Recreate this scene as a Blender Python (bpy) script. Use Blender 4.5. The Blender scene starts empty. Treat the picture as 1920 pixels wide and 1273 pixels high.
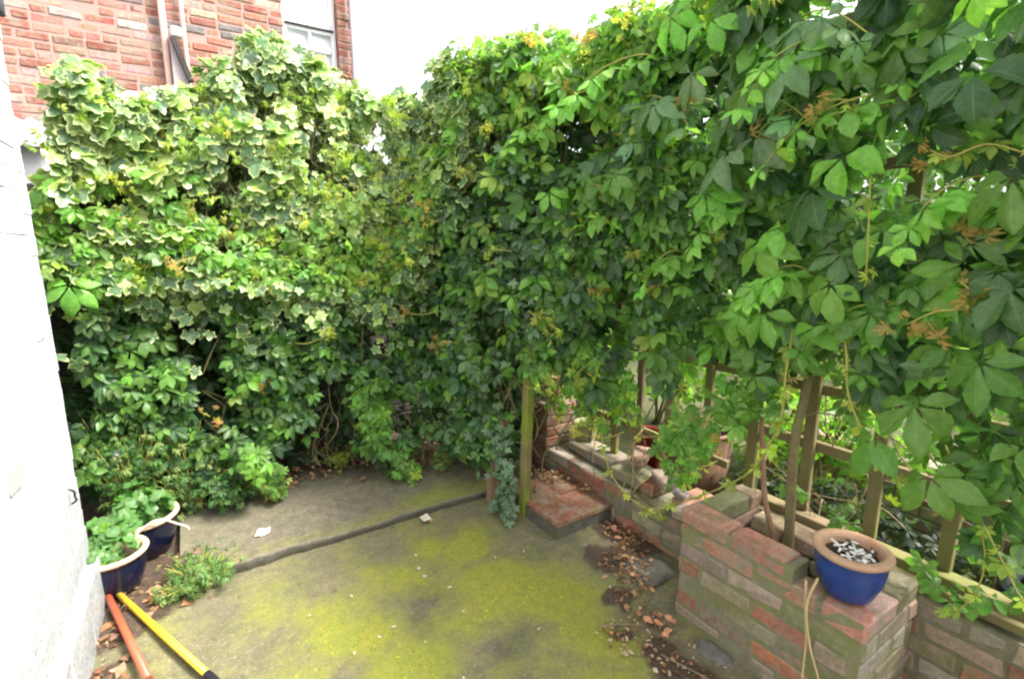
import bpy, bmesh, math, random
import numpy as np
from mathutils import Vector, Matrix, noise as mnoise
rng = np.random.default_rng(7); random.seed(7)
S = bpy.context.scene; COL = S.collection
rad = math.radians

# ------------------------------------------------------------------ camera, light, exposure
F_PX = 940.0; YAW = rad(32.8); PITCH = rad(10.6); EYE = np.array([0, 0, 1.6])
Fw = np.array([math.sin(YAW)*math.cos(PITCH), math.cos(YAW)*math.cos(PITCH), -math.sin(PITCH)])
Rt = np.array([math.cos(YAW), -math.sin(YAW), 0.0]); Upv = np.cross(Rt, Fw)
cam = bpy.data.cameras.new('camera'); co = bpy.data.objects.new('camera', cam); COL.objects.link(co)
cam.sensor_width = 36; cam.lens = 36*F_PX/1920; cam.clip_start = 0.02; cam.clip_end = 500
co.matrix_world = Matrix(((Rt[0], Upv[0], -Fw[0], 0), (Rt[1], Upv[1], -Fw[1], 0), (Rt[2], Upv[2], -Fw[2], 1.6), (0, 0, 0, 1)))
S.camera = co
w = bpy.data.worlds.new("World"); S.world = w; w.use_nodes = True
nt = w.node_tree; bg = nt.nodes['Background']
sky = nt.nodes.new('ShaderNodeTexSky'); sky.sky_type = 'NISHITA'; sky.sun_disc = False
SUN = Vector((0.42, -0.38, 0.82)).normalized()
sky.sun_elevation = math.asin(SUN.z); sky.sun_rotation = math.atan2(SUN.x, SUN.y)
sky.dust_density = 6; sky.air_density = 1.0; sky.ozone_density = 0.6
hs = nt.nodes.new('ShaderNodeHueSaturation'); hs.inputs['Saturation'].default_value = 0.16
nt.links.new(sky.outputs[0], hs.inputs['Color']); nt.links.new(hs.outputs[0], bg.inputs['Color'])
bg.inputs['Strength'].default_value = 0.15
sl = bpy.data.lights.new('sun', 'SUN'); so = bpy.data.objects.new('sun', sl); COL.objects.link(so)
sl.energy = 2.1; sl.angle = rad(12); sl.color = (1, .95, .87)
so.rotation_euler = SUN.to_track_quat('Z', 'Y').to_euler()
S.view_settings.view_transform = 'Standard'; S.view_settings.look = 'None'
S.view_settings.exposure = 1.88; S.view_settings.gamma = 1
S.render.engine = 'CYCLES'
S.cycles.filter_width = 2.2

# ------------------------------------------------------------------ node helpers
class NT:
    def __init__(s, name):
        s.m = bpy.data.materials.new(name); s.m.use_nodes = True; s.t = s.m.node_tree
        s.b = s.t.nodes['Principled BSDF']; s.out = s.t.nodes['Material Output']
    def n(s, typ, **k):
        o = s.t.nodes.new(typ)
        for a, v in k.items(): setattr(o, a, v)
        return o
    def l(s, a, b): s.t.links.new(a, b)
    def put(s, sock, v):
        if hasattr(v, 'links'): s.l(v, sock)
        else: sock.default_value = (*v, 1) if isinstance(v, tuple) and len(v) == 3 and sock.type == 'RGBA' else v
    def attr(s, name, out='Color'): return s.n('ShaderNodeAttribute', attribute_name=name).outputs[out]
    def coord(s): return s.n('ShaderNodeTexCoord').outputs['Object']
    def noise(s, scale, detail=5, rough=.6, vec=None, out='Fac'):
        o = s.n('ShaderNodeTexNoise'); o.inputs['Scale'].default_value = scale; o.inputs['Detail'].default_value = detail
        o.inputs['Roughness'].default_value = rough; s.l(vec or s.coord(), o.inputs['Vector']); return o.outputs[out]
    def ramp(s, fac, a, b, ca=(0, 0, 0), cb=(1, 1, 1)):
        o = s.n('ShaderNodeValToRGB'); e = o.color_ramp.elements
        e[0].position = a; e[1].position = b; e[0].color = (*ca, 1); e[1].color = (*cb, 1); s.l(fac, o.inputs[0]); return o.outputs[0]
    def mix(s, f, a, b, mode='MIX'):
        o = s.n('ShaderNodeMix', data_type='RGBA', blend_type=mode); s.put(o.inputs[0], f); s.put(o.inputs[6], a); s.put(o.inputs[7], b); return o.outputs[2]
    def math(s, op, a, b=0.0, c=None):
        o = s.n('ShaderNodeMath', operation=op); s.put(o.inputs[0], a); s.put(o.inputs[1], b)
        if c is not None: s.put(o.inputs[2], c)
        return o.outputs[0]
    def bump(s, h, dist=.004, strength=.6):
        o = s.n('ShaderNodeBump'); o.inputs['Distance'].default_value = dist; o.inputs['Strength'].default_value = strength
        s.l(h, o.inputs['Height']); s.l(o.outputs[0], s.b.inputs['Normal'])
    def base(s, c, rough=.8, spec=None):
        s.put(s.b.inputs['Base Color'], c); s.put(s.b.inputs['Roughness'], rough)
        if spec is not None: s.b.inputs['Specular IOR Level'].default_value = spec

def leaf_material(name, rim=None, trans=.48, rough=.36, veins=.35, bright=1.0):
    m = NT(name); col = m.attr('col'); luv = m.attr('luv', 'Vector')
    sp = m.n('ShaderNodeSeparateXYZ'); m.l(luv, sp.inputs[0]); u, v, e = sp.outputs
    n1 = m.noise(55, 3); c = m.mix(.5, col, m.mix(1, col, m.ramp(n1, .3, .7, (.62, .62, .62), (1.35, 1.35, 1.3)), 'MULTIPLY'))
    av = m.math('ABSOLUTE', v)
    mid = m.math('LESS_THAN', av, .07)
    side = m.math('GREATER_THAN', m.math('SINE', m.math('MULTIPLY_ADD', u, 42.0, m.math('MULTIPLY', av, -13.0))), .9)
    vein = m.math('MULTIPLY', m.math('MAXIMUM', mid, m.math('MULTIPLY', side, .45)), veins)
    c = m.mix(vein, c, m.mix(.6, c, (.32, .45, .16)))
    c = m.mix(m.math('MULTIPLY', m.ramp(m.noise(24, 5, .7), .64, .72), .55), c, (.22, .20, .06))
    c = m.mix(m.math('MULTIPLY', m.ramp(m.noise(5, 3), .5, .75), .22), c, m.mix(.6, c, (.22, .27, .06)))
    if rim:
        ef = m.math('ADD', e, m.math('MULTIPLY_ADD', m.noise(22, 3), .8, -.4))
        c = m.mix(m.ramp(ef, .78, .88), c, m.mix(m.noise(8, 2), rim, m.mix(.5, rim, (.42, .5, .14))))
    geo = m.n('ShaderNodeNewGeometry')
    c2 = m.mix(geo.outputs['Backfacing'], c, m.mix(.35, c, (.16, .24, .12)))
    m.base(c2, rough, .45)
    m.bump(m.math('ADD', vein, m.math('MULTIPLY', n1, .5)), .002, .5)
    tr = m.n('ShaderNodeBsdfTranslucent'); m.l(m.mix(1, c2, (1.5, 1.7, .75), 'MULTIPLY'), tr.inputs['Color'])
    ms = m.n('ShaderNodeMixShader'); ms.inputs[0].default_value = trans
    m.l(m.b.outputs[0], ms.inputs[1]); m.l(tr.outputs[0], ms.inputs[2]); m.l(ms.outputs[0], m.out.inputs['Surface'])
    return m.m

def plain(name, c, c2=None, rough=.8, scale=20, bump=.002, spec=.3, detail=5, green=None):
    m = NT(name); n = m.noise(scale, detail)
    col = m.mix(m.ramp(n, .3, .7), c, c2 or tuple(x*.6 for x in c))
    if green: col = m.mix(m.math('MULTIPLY', m.ramp(m.noise(scale*.35, 4), .42, .62), green[1]), col, green[0])
    m.base(col, rough, spec); m.bump(n, bump); return m.m

M = {}
M['creeper'] = leaf_material('creeper_leaf')
M['ivy'] = leaf_material('variegated_ivy_leaf', rim=(.68, .72, .34), trans=.28, rough=.36, veins=.2)
M['darkivy'] = leaf_material('dark_ivy_leaf', trans=.12, rough=.24, veins=.3)
M['dead'] = leaf_material('dead_leaf', trans=.15, rough=.7, veins=.3)
M['stem'] = plain('green_stem', (.30, .36, .07), (.36, .26, .08), .55, 15, .0005)
M['twig'] = plain('dry_twig', (.17, .12, .08), (.30, .23, .15), .8, 30, .001)
M['bark'] = plain('vine_bark', (.20, .15, .08), (.11, .085, .05), .85, 40, .004, green=((.16, .17, .05), .6))
M['soil'] = plain('soil', (.03, .022, .016), (.07, .05, .035), .95, 60, .01, .1)
M['wood'] = plain('weathered_wood', (.23, .17, .10), (.15, .11, .065), .85, 14, .002, .2, 8, green=((.15, .17, .04), .7))
M['postwood'] = plain('algae_wood', (.24, .17, .10), (.15, .11, .06), .8, 12, .002, .2, 8, green=((.19, .24, .03), .95))
M['terracotta'] = plain('terracotta', (.42, .21, .12), (.30, .15, .09), .8, 25, .001, green=((.25, .22, .12), .4))
M['rimclay'] = plain('bare_clay_rim', (.50, .33, .22), (.62, .45, .33), .7, 30, .0008)
M['paint_white'] = None

def brick_material(name, mortar=False):
    m = NT(name); o = m.coord(); c = m.attr('col')
    n = m.noise(38, 8, .7); n2 = m.noise(7, 5, .65)
    c = m.mix(1, c, m.ramp(n, .25, .75, (.55, .55, .55), (1.4, 1.4, 1.4)), 'MULTIPLY')
    c = m.mix(m.math('MULTIPLY', m.ramp(m.noise(13, 9, .8), .47, .60), .8), c, m.mix(m.noise(30, 4), (.36, .31, .25), (.19, .19, .12)))   # old mortar smears
    c = m.mix(m.math('MULTIPLY', m.ramp(n2, .5, .68), m.attr('moss', 'Fac')), c, (.16, .17, .045))
    c = m.mix(m.math('MULTIPLY', m.ramp(m.noise(11, 6, .7), .62, .76), .45), c, (.06, .05, .04))
    c = m.mix(m.math('MULTIPLY', m.ramp(m.noise(95, 4, .8), .58, .70), .6), c, (.07, .055, .04))
    m.base(c, .9, .2); m.bump(m.math('ADD', n, m.noise(95, 4, .8)), .007, .9); return m.m
M['brick'] = brick_material('old_brick')

# ------------------------------------------------------------------ object helpers
def tag(o, label=None, cat=None, group=None, kind=None):
    if label: o['label'] = label
    if cat: o['category'] = cat
    if group: o['group'] = group
    if kind: o['kind'] = kind
    return o
def empty(name, loc, label, cat, group=None, kind=None):
    o = bpy.data.objects.new(name, None); COL.objects.link(o); o.location = loc; o.empty_display_size = .1
    return tag(o, label, cat, group, kind)
def wmat(o):
    m = Matrix.Translation(o.location)
    return (wmat(o.parent) @ o.matrix_parent_inverse @ m) if o.parent else m
def link(name, me, mat, parent=None):
    o = bpy.data.objects.new(name, me); COL.objects.link(o)
    if mat and not me.materials: me.materials.append(mat)
    if parent is not None:                              # geometry is written in world coordinates
        o.parent = parent; o.matrix_parent_inverse = wmat(parent).inverted()
    return o
def mesh_np(name, V, loops, counts, attrs=None, smooth=True):
    me = bpy.data.meshes.new(name)
    V = np.asarray(V, np.float32); loops = np.asarray(loops, np.int32); counts = np.asarray(counts, np.int32)
    me.vertices.add(len(V)); me.vertices.foreach_set('co', V.ravel())
    me.loops.add(len(loops)); me.loops.foreach_set('vertex_index', loops)
    me.polygons.add(len(counts)); st = np.zeros(len(counts), np.int32); st[1:] = np.cumsum(counts)[:-1]
    me.polygons.foreach_set('loop_start', st); me.polygons.foreach_set('loop_total', counts)
    me.polygons.foreach_set('use_smooth', np.full(len(counts), smooth))
    for k, (typ, a) in (attrs or {}).items():
        at = me.attributes.new(k, typ, 'POINT'); a = np.asarray(a, np.float32)
        if typ == 'FLOAT_COLOR':
            a = np.concatenate([a, np.ones((len(a), 1), np.float32)], 1); at.data.foreach_set('color', a.ravel())
        elif typ == 'FLOAT_VECTOR': at.data.foreach_set('vector', a.ravel())
        else: at.data.foreach_set('value', a.ravel())
    me.update(calc_edges=True); return me

class Geo:                                           # gathers simple shapes for ONE mesh object
    def __init__(s): s.V = []; s.F = []; s.C = []; s.Mo = []; s.nv = 0
    def add(s, V, F, col=(.5, .5, .5), moss=0.0):
        V = np.asarray(V, float); s.V.append(V); s.F += [[i + s.nv for i in f] for f in F]
        s.C.append(np.tile(np.asarray(col, float), (len(V), 1))); s.Mo.append(np.full(len(V), moss)); s.nv += len(V)
    def box(s, c, ax, ay, az, jit=0.0, col=(.5, .5, .5), moss=0.0, bev=0.0):
        """box from centre and three half-axis vectors; chamfered when bev > 0"""
        c = np.asarray(c, float); A = [np.asarray(a, float) for a in (ax, ay, az)]
        L = [np.linalg.norm(a) for a in A]
        if bev <= 0:
            P = []
            for k in (-1, 1):
                for j in (-1, 1):
                    for i in (-1, 1): P.append(c + A[0]*i + A[1]*j + A[2]*k + (rng.normal(0, jit, 3) if jit else 0))
            s.add(P, [(0, 2, 3, 1), (4, 5, 7, 6), (0, 1, 5, 4), (2, 6, 7, 3), (0, 4, 6, 2), (1, 3, 7, 5)], col, moss); return
        P = []; idx = {}
        for k in (-1, 1):
            for j in (-1, 1):
                for i in (-1, 1):
                    jj = rng.normal(0, jit, 3) if jit else 0; sg = (i, j, k)
                    for a in range(3):
                        q = c + jj
                        for b in range(3): q = q + A[b]*sg[b]*(1 if a == b else 1 - bev/L[b])
                        idx[(i, j, k, a)] = len(P); P.append(q)
        Fc = []
        for a in range(3):
            b, d = (a+1) % 3, (a+2) % 3
            for sg in (-1, 1):
                f = []
                for (x, y) in ((-1, -1), (1, -1), (1, 1), (-1, 1)):
                    t = [0, 0, 0]; t[a] = sg; t[b] = x; t[d] = y; f.append(idx[(*t, a)])
                Fc.append(f if sg > 0 else f[::-1])
            for x in (-1, 1):
                for y in (-1, 1):                       # chamfer strips along axis a
                    t0 = [0, 0, 0]; t0[b] = x; t0[d] = y; t1 = list(t0); t0[a] = -1; t1[a] = 1
                    f = [idx[(*t0, b)], idx[(*t1, b)], idx[(*t1, d)], idx[(*t0, d)]]
                    Fc.append(f if x*y < 0 else f[::-1])
        for i in (-1, 1):
            for j in (-1, 1):
                for k in (-1, 1):
                    f = [idx[(i, j, k, 0)], idx[(i, j, k, 1)], idx[(i, j, k, 2)]]; Fc.append(f if i*j*k > 0 else f[::-1])
        s.add(P, Fc, col, moss)
    def tube(s, pts, r, n=7, col=(.5, .5, .5), cap=True):
        pts = [np.asarray(p, float) for p in pts]; r = r if hasattr(r, '__len__') else [r]*len(pts)
        V = []; F = []; prev = None
        for i, p in enumerate(pts):
            d = pts[min(i+1, len(pts)-1)] - pts[max(i-1, 0)]; d = d/(np.linalg.norm(d)+1e-9)
            if prev is None: a = np.cross(d, (0, 0, 1) if abs(d[2]) < .9 else (1, 0, 0))
            else: a = prev - d*(prev@d)
            a = a/(np.linalg.norm(a)+1e-9); prev = a; b = np.cross(d, a)
            for k in range(n): V.append(p + r[i]*(a*math.cos(2*math.pi*k/n) + b*math.sin(2*math.pi*k/n)))
        for i in range(len(pts)-1):
            for k in range(n): F.append((i*n+k, i*n+(k+1) % n, (i+1)*n+(k+1) % n, (i+1)*n+k))
        if cap: F.append(tuple(range(n))[::-1]); F.append(tuple((len(pts)-1)*n+k for k in range(n)))
        s.add(V, F, col)
    def lathe(s, c, prof, n=40, col=(.5, .5, .5), tilt=None):
        V = []; F = []; c = np.asarray(c, float)
        for (r, z) in prof:
            for k in range(n):
                q = np.array([r*math.cos(2*math.pi*k/n), r*math.sin(2*math.pi*k/n), z])
                if tilt is not None: q = tilt @ q
                V.append(c + q)
        for i in range(len(prof)-1):
            for k in range(n): F.append((i*n+k, i*n+(k+1) % n, (i+1)*n+(k+1) % n, (i+1)*n+k))
        s.add(V, F, col)
    def build(s, name, mat, parent=None, smooth=False):
        V = np.concatenate(s.V); cnt = [len(f) for f in s.F]; lp = [i for f in s.F for i in f]
        me = mesh_np(name, V, lp, cnt, {'col': ('FLOAT_COLOR', np.concatenate(s.C)), 'moss': ('FLOAT', np.concatenate(s.Mo))}, smooth)
        return link(name, me, mat, parent)

def smooth_pts(pts, n=6):
    pts = [np.asarray(p, float) for p in pts]; out = []
    for i in range(len(pts)-1):
        p0 = pts[max(i-1, 0)]; p1 = pts[i]; p2 = pts[i+1]; p3 = pts[min(i+2, len(pts)-1)]
        for k in range(n):
            t = k/n; out.append(.5*((2*p1) + (p2-p0)*t + (2*p0-5*p1+4*p2-p3)*t*t + (3*p1-p0-3*p2+p3)*t**3))
    out.append(pts[-1]); return out

# ------------------------------------------------------------------ leaf templates
def leaflet(L=1., W=.5, ns=9, nc=3, fold=.12, droop=.35, curl=.0, shape='creeper', serr=.05):
    ts = np.linspace(0, 1, ns); V = []; luv = []
    for i, t in enumerate(ts):
        if shape == 'creeper': wd = math.sin(math.pi*min(1, t**1.12))**.95 * (1 if t < .6 else 1 - .25*((t-.6)/.4))
        elif shape == 'narrow': wd = math.sin(math.pi*t**.8)*.8
        else: wd = math.sin(math.pi*t)
        if 0 < i < ns-1: wd *= 1 + (serr if i % 2 else -serr)
        wd = max(wd, .0 if i else .03)
        ang = droop*t*1.4
        y = L*(math.sin(ang)/(droop*1.4+1e-6)) if abs(droop) > .01 else L*t
        z = -L*(1-math.cos(ang))/(abs(droop)*1.4+1e-6)*(1 if droop > 0 else -1) if abs(droop) > .01 else 0
        for j in range(nc):
            v = -1 + 2*j/(nc-1)
            x = v*W*.5*wd*L
            V.append((x, y, z + abs(v)*fold*wd*L*.5 - curl*v*v*wd*L*.3 + .012*L*math.sin(9*t+3*v)))
            luv.append((t, v, 0))
    F = [(i*nc+j, i*nc+j+1, (i+1)*nc+j+1, (i+1)*nc+j) for i in range(ns-1) for j in range(nc-1)]
    return np.array(V), F, np.array(luv)
def rotz(a): c, s_ = math.cos(a), math.sin(a); return np.array([[c, -s_, 0], [s_, c, 0], [0, 0, 1]])
def rotx(a): c, s_ = math.cos(a), math.sin(a); return np.array([[1, 0, 0], [0, c, -s_], [0, s_, c]])
def compound(seed, ns=9, nc=3, spread=1., droop=.35, shape='creeper', W=.47, n=5, pet=.8, fold=.2):
    r = random.Random(seed); V = []; F = []; U = []; off = 0
    lay = {5: [(0, 1), (48, .93), (-48, .93), (108, .68), (-108, .68)], 3: [(0, 1), (62, .85), (-62, .85)]}[n]
    for (a, s_) in lay:
        v, f, u = leaflet(s_*r.uniform(.88, 1.08), W*r.uniform(.9, 1.12), ns, nc, fold*r.uniform(.3, 1.6), droop*r.uniform(.3, 1.7), r.uniform(-.25, .55), shape)
        v[:, 1] += .09
        v = v @ rotx(-r.uniform(-.05, .45)).T @ rotz(math.radians(a*spread + r.uniform(-9, 9))).T
        v[:, 2] += r.uniform(-.02, .02)
        V.append(v); F += [tuple(i+off for i in q) for q in f]; U.append(u); off += len(v)
    if pet:                                             # leaf stalk running back into the plant
        P = [np.array([0, 0, 0]), np.array([0, -.12*pet, -.12*pet]), np.array([.03, -.2*pet, -.5*pet])]
        for i, p in enumerate(P):
            V.append(np.array([p+(-.016, 0, 0), p+(.016, .0, .0), p+(0, 0.016, .02)])); U.append(np.array([(0, 0, 0)]*3))
        for i in range(2):
            for k in range(3): F.append((off+i*3+k, off+i*3+(k+1) % 3, off+i*3+3+(k+1) % 3, off+i*3+3+k))
    return np.concatenate(V), F, np.concatenate(U)
def ivyleaf(seed, lobed=.28, cup=.18):
    r = random.Random(seed); na = 20; V = [(0, 0, 0)]; U = [(0, 0, 0)]; rings = [.5, .86, 1.0]
    wx = r.uniform(.85, 1.1)
    for ri, q in enumerate(rings):
        for k in range(na):
            a = 2*math.pi*k/na                           # 0 = tip (+Y)
            lob = 1 - lobed + lobed*abs(math.cos(a*2.5))**1.3
            base = .52 + .30*math.exp(-(a if a < math.pi else 2*math.pi-a)**2/.25)
            da = abs(abs((a if a < math.pi else a-2*math.pi)) - 1.15); base += .16*math.exp(-da**2/.12)
            if abs(a-math.pi) < .2: base *= .55
            rr = q*base*(lob if ri == 2 else 1-(1-lob)*.8)*r.uniform(.95, 1.05)
            x = math.sin(a)*rr*wx; y = math.cos(a)*rr
            V.append((x, y, -cup*rr*rr + .05*math.sin(a*5+seed)*q + .06*abs(x)))
            U.append((y*.5+.5, x*1.4, q))
    F = [(0, 1+k, 1+(k+1) % na) for k in range(na)]
    for ri in range(2):
        for k in range(na): F.append((1+ri*na+k, 1+(ri+1)*na+k, 1+(ri+1)*na+(k+1) % na, 1+ri*na+(k+1) % na))
    V = np.array(V); V[:, 1] += .35; return V, F, np.array(U)
T = {'mid': [compound(i) for i in range(8)],
     'big': [compound(50+i, ns=14, nc=5, W=.47, droop=.4) for i in range(8)],
     'big3': [compound(80+i, ns=14, nc=5, W=.55, n=3, droop=.5) for i in range(4)],
     'tiny': [compound(90+i, ns=6, shape='narrow', W=.34, spread=.8, droop=.9, pet=.3, fold=.3) for i in range(6)],
     'ivy': [ivyleaf(i) for i in range(8)], 'ivys': [ivyleaf(20+i, .40, .1) for i in range(5)],
     'single': [leaflet(1, .55, 9, 5, .15, .5*(i % 3)-.2, .2) for i in range(6)],
     'oval': [leaflet(1, .62, 7, 3, .12, .4, .1, 'o') for i in range(3)]}

class Leaves:
    def __init__(s): s.items = {}
    def add(s, kind, p, nrm, tip, size, col, shade=None):
        p = np.asarray(p, float); n = np.asarray(nrm, float); n = n/np.linalg.norm(n)
        t = np.asarray(tip, float); t = t - n*(t@n); t = t/(np.linalg.norm(t)+1e-9); x = np.cross(t, n)
        v = random.randrange(len(T[kind]))
        R = np.stack([x, t, n], 1)*size
        s.items.setdefault((kind, v), []).append((R, p, np.asarray(col, float)))
    def build(s, name, mat, parent=None):
        VV = []; LL = []; CC = []; AC = []; AU = []; off = 0
        for (kind, v), it in s.items.items():
            tv, tf, tu = T[kind][v]; N = len(it); nv = len(tv)
            R = np.array([i[0] for i in it]); P = np.array([i[1] for i in it]); C = np.array([i[2] for i in it])
            VV.append((np.einsum('nij,vj->nvi', R, tv) + P[:, None]).reshape(-1, 3))
            lp = np.array([i for f in tf for i in f]); ct = np.array([len(f) for f in tf])
            LL.append((lp[None] + (off + np.arange(N)*nv)[:, None]).ravel()); CC.append(np.tile(ct, N))
            AC.append(np.repeat(C, nv, 0)); AU.append(np.tile(tu, (N, 1))); off += N*nv
        me = mesh_np(name, np.concatenate(VV), np.concatenate(LL), np.concatenate(CC),
                     {'col': ('FLOAT_COLOR', np.concatenate(AC)), 'luv': ('FLOAT_VECTOR', np.concatenate(AU))})
        return link(name, me, mat, parent)

def jcol(c, s_=.18):
    k = math.exp(rng.normal(0, s_)); c = np.asarray(c)*k; c = c*(1+rng.normal(0, .06, 3)); return np.clip(c, .004, .8)
def pick(*opts):
    r = random.random()*sum(o[0] for o in opts)
    for wgt, c in opts:
        r -= wgt
        if r <= 0: return jcol(c)
    return jcol(opts[-1][1])

# ------------------------------------------------------------------ brickwork
PAL_OLD = [(3.0, (.36, .165, .105)), (1.4, (.30, .115, .08)), (2.4, (.40, .28, .21)), (2.2, (.34, .29, .23)), (1.4, (.26, .23, .14))]
def brickwork(g, o, a, n, length, height, thick, pal=PAL_OLD, course=.075, jit=.0018, moss=.5, first=0, skip=None, z0=0, bl=.215, bev=.007, pro=.001):
    """bricks laid on the outer face of a wall: o = corner on the outer face at the foot, a = along, n = outward"""
    pal0 = pal; o = np.asarray(o, float); a = np.asarray(a, float); n = np.asarray(n, float); up = np.array([0, 0, 1.])
    for r in range(int(round(height/course))):
        if callable(pal0): pal = pal0(r)
        x = -(bl*.5+.005) if (r+first) % 2 else 0.0
        while x < length - .01:
            L = bl if random.random() > .22 else bl*.48
            x0 = max(x, 0); x1 = min(x+L, length)
            if x1-x0 > .03 and not (skip and skip(r, (x0+x1)/2)):
                rr = random.random()*sum(p[0] for p in pal)
                for wgt, c in pal:
                    rr -= wgt
                    if rr <= 0: break
                col = jcol(c, .16); d = thick*.5; pr = rng.normal(pro, .002)
                cc = o + a*(x0+x1)/2 - n*(d-pr) + up*(z0 + r*course + (course-.010)/2)
                g.box(cc, a*(x1-x0)/2, n*d, up*(course-.008)/2, jit, col, moss*random.uniform(.2, 1), bev)
            x += L + .010

# ================================================================== GROUND
def fbm(x, y, sc, seed=0): return mnoise.fractal(Vector((x*sc+seed*7.3, y*sc-seed*3.1, seed*1.7)), 1., 2., 4)
g = Geo(); g.add([(-60, -60, -.02), (80, -60, -.02), (80, 90, -.02), (-60, 90, -.02)], [(0, 1, 2, 3)])
o = g.build('ground', plain('earth', (.09, .07, .04), (.06, .07, .03), .95, 3, .02, .1)); tag(o, kind='structure')

MOSS = [(1.14, 1.81, .2, 1.), (1.3, 1.61, .17, 1.), (1.12, 2.18, .15, .9), (1.42, 1.75, .12, .7), (1.22, 1.36, .12, .9), (.36, 1.98, .15, .75),
        (.49, 1.87, .14, .8), (.59, 1.6, .16, .9), (.21, 1.83, .12, .5), (.74, 2.16, .16, .6), (.15, 2.22, .13, .35), (1.33, 1.3, .10, .9),
        (1.2, 1.1, .15, .7), (.95, 2.3, .13, .75), (.55, 1.35, .2, .8), (.9, 1.75, .13, .6), (1.05, 1.15, .13, .6), (0.8, 1.25, .2, .5)]
WET = [(.84, 1.97, .13, .8), (.95, 1.47, .12, .7), (.46, 1.7, .1, .5), (1.42, 1.95, .13, .5), (1.66, 1.97, .12, .6), (-.05, 2.36, .2, .45), (.72, 1.8, .12, .6), (.3, 2.35, .15, .3), (.1, 2.0, .1, .5)]
SOIL = [(1.92, 1.88, .14, 1.), (1.68, 1.7, .13, .85), (1.53, 1.46, .09, .9), (1.93, 1.66, .12, .9), (1.40, 1.28, .05, .8), (1.45, 1.12, .09, .9), (1.42, .98, .14, 1.), (1.35, .8, .2, .8), (-.42, 2.45, .1, 1.), (-.3, 2.58, .14, 1.), (-.4, 2.2, .08, .8), (-.2, 2.65, .12, .9), (-.3, 3.0, .3, 1.), (1.55, 1.22, .05, .7)]
def blob(L, x, y): return max(k*math.exp(-((x-a)**2+(y-b)**2)/(r*r*1.3)) for a, b, r, k in L)
def patio_sheet(x0, x1, y0, y1, step, zf, name, edge=None):
    nx = int((x1-x0)/step)+1; ny = int((y1-y0)/step)+1; V = []; A = []
    for j in range(ny):
        for i in range(nx):
            x = x0+(x1-x0)*i/(nx-1); y = y0+(y1-y0)*j/(ny-1); n = fbm(x, y, 5, 1)
            wx = x + .07*fbm(x, y, 5, 3); wy = y+.05*fbm(x, y, 7, 4)
            mo = blob([(a, b, r*1.05, k) for a, b, r, k in MOSS], wx, wy)*.95 + .30*fbm(x, y, 5, 5) + .25; we = blob(WET, wx, wy)+.15*fbm(x, y, 6, 6); si = blob(SOIL, wx, wy)
            V.append((x, y, zf(x, y))); A.append((mo, we, si))
    A = np.clip(np.array(A), 0, 1); lp = []
    for j in range(ny-1):
        for i in range(nx-1): q = j*nx+i; lp += [q, q+1, q+nx+1, q+nx]
    return V, lp, A, nx, ny

def concrete_material(name, a, b, mossc=(.27, .28, .045)):
    m = NT(name); sp = m.n('ShaderNodeSeparateColor'); m.l(m.attr('zone'), sp.inputs[0]); mo, we, si = sp.outputs
    f = m.noise(90, 6, .7); md = m.noise(16, 7, .7); lo = m.noise(3.5, 5, .6)
    c = m.mix(m.ramp(md, .3, .72), a, b)
    c = m.mix(m.math('MULTIPLY', m.ramp(lo, .4, .65), .5), c, (.10, .105, .05))
    c = m.mix(m.math('MULTIPLY', m.ramp(m.noise(60, 8, .8), .53, .66), .65), c, (.36, .33, .25))
    c = m.mix(m.math('MULTIPLY', m.ramp(m.noise(24, 8, .8), .54, .66), .6), c, (.04, .037, .028))
    c = m.mix(m.ramp(m.math('ADD', we, m.math('MULTIPLY_ADD', md, .6, -.3)), .25, .75), c, m.mix(.5, c, (.035, .036, .036)))
    mm = m.math('ADD', mo, m.math('ADD', m.math('MULTIPLY_ADD', md, .9, -.45), m.math('MULTIPLY_ADD', f, .7, -.35)))
    mcol = m.mix(m.ramp(m.noise(30, 6, .7), .35, .7), (.19, .21, .03), mossc); mcol = m.mix(m.math('MULTIPLY', m.ramp(m.noise(7, 4), .5, .7), .45), mcol, (.30, .26, .03))
    c = m.mix(m.math('MULTIPLY', m.ramp(mm, .25, .88), .9), c, mcol)
    sc = m.math('ADD', si, m.math('MULTIPLY_ADD', md, .7, -.35))
    c = m.mix(m.ramp(sc, .4, .6), c, m.mix(m.ramp(f, .35, .7), (.028, .022, .017), (.13, .085, .055)))
    m.base(c, m.ramp(we, .2, .9, (.85, .85, .85), (.55, .55, .55)), .3)
    m.bump(m.math('ADD', m.math('MULTIPLY', f, .5), md), .007, .9); return m.m
mc = concrete_material('mossy_concrete', (.125, .11, .062), (.19, .165, .10))
V, lp, A, nx, ny = patio_sheet(-1.6, 2.02, -1.5, 2.66, .02, lambda x, y: .006*fbm(x, y, 3, 2)+.0015*fbm(x, y, 30, 8)+.012*blob(SOIL, x, y)+.006*max(0, blob(MOSS, x, y)-.2), 'patio')
me = mesh_np('patio', V, lp, [4]*((nx-1)*(ny-1)), {'zone': ('FLOAT_COLOR', A)}); tag(link('patio', me, mc), kind='structure')
lvm = None
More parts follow.
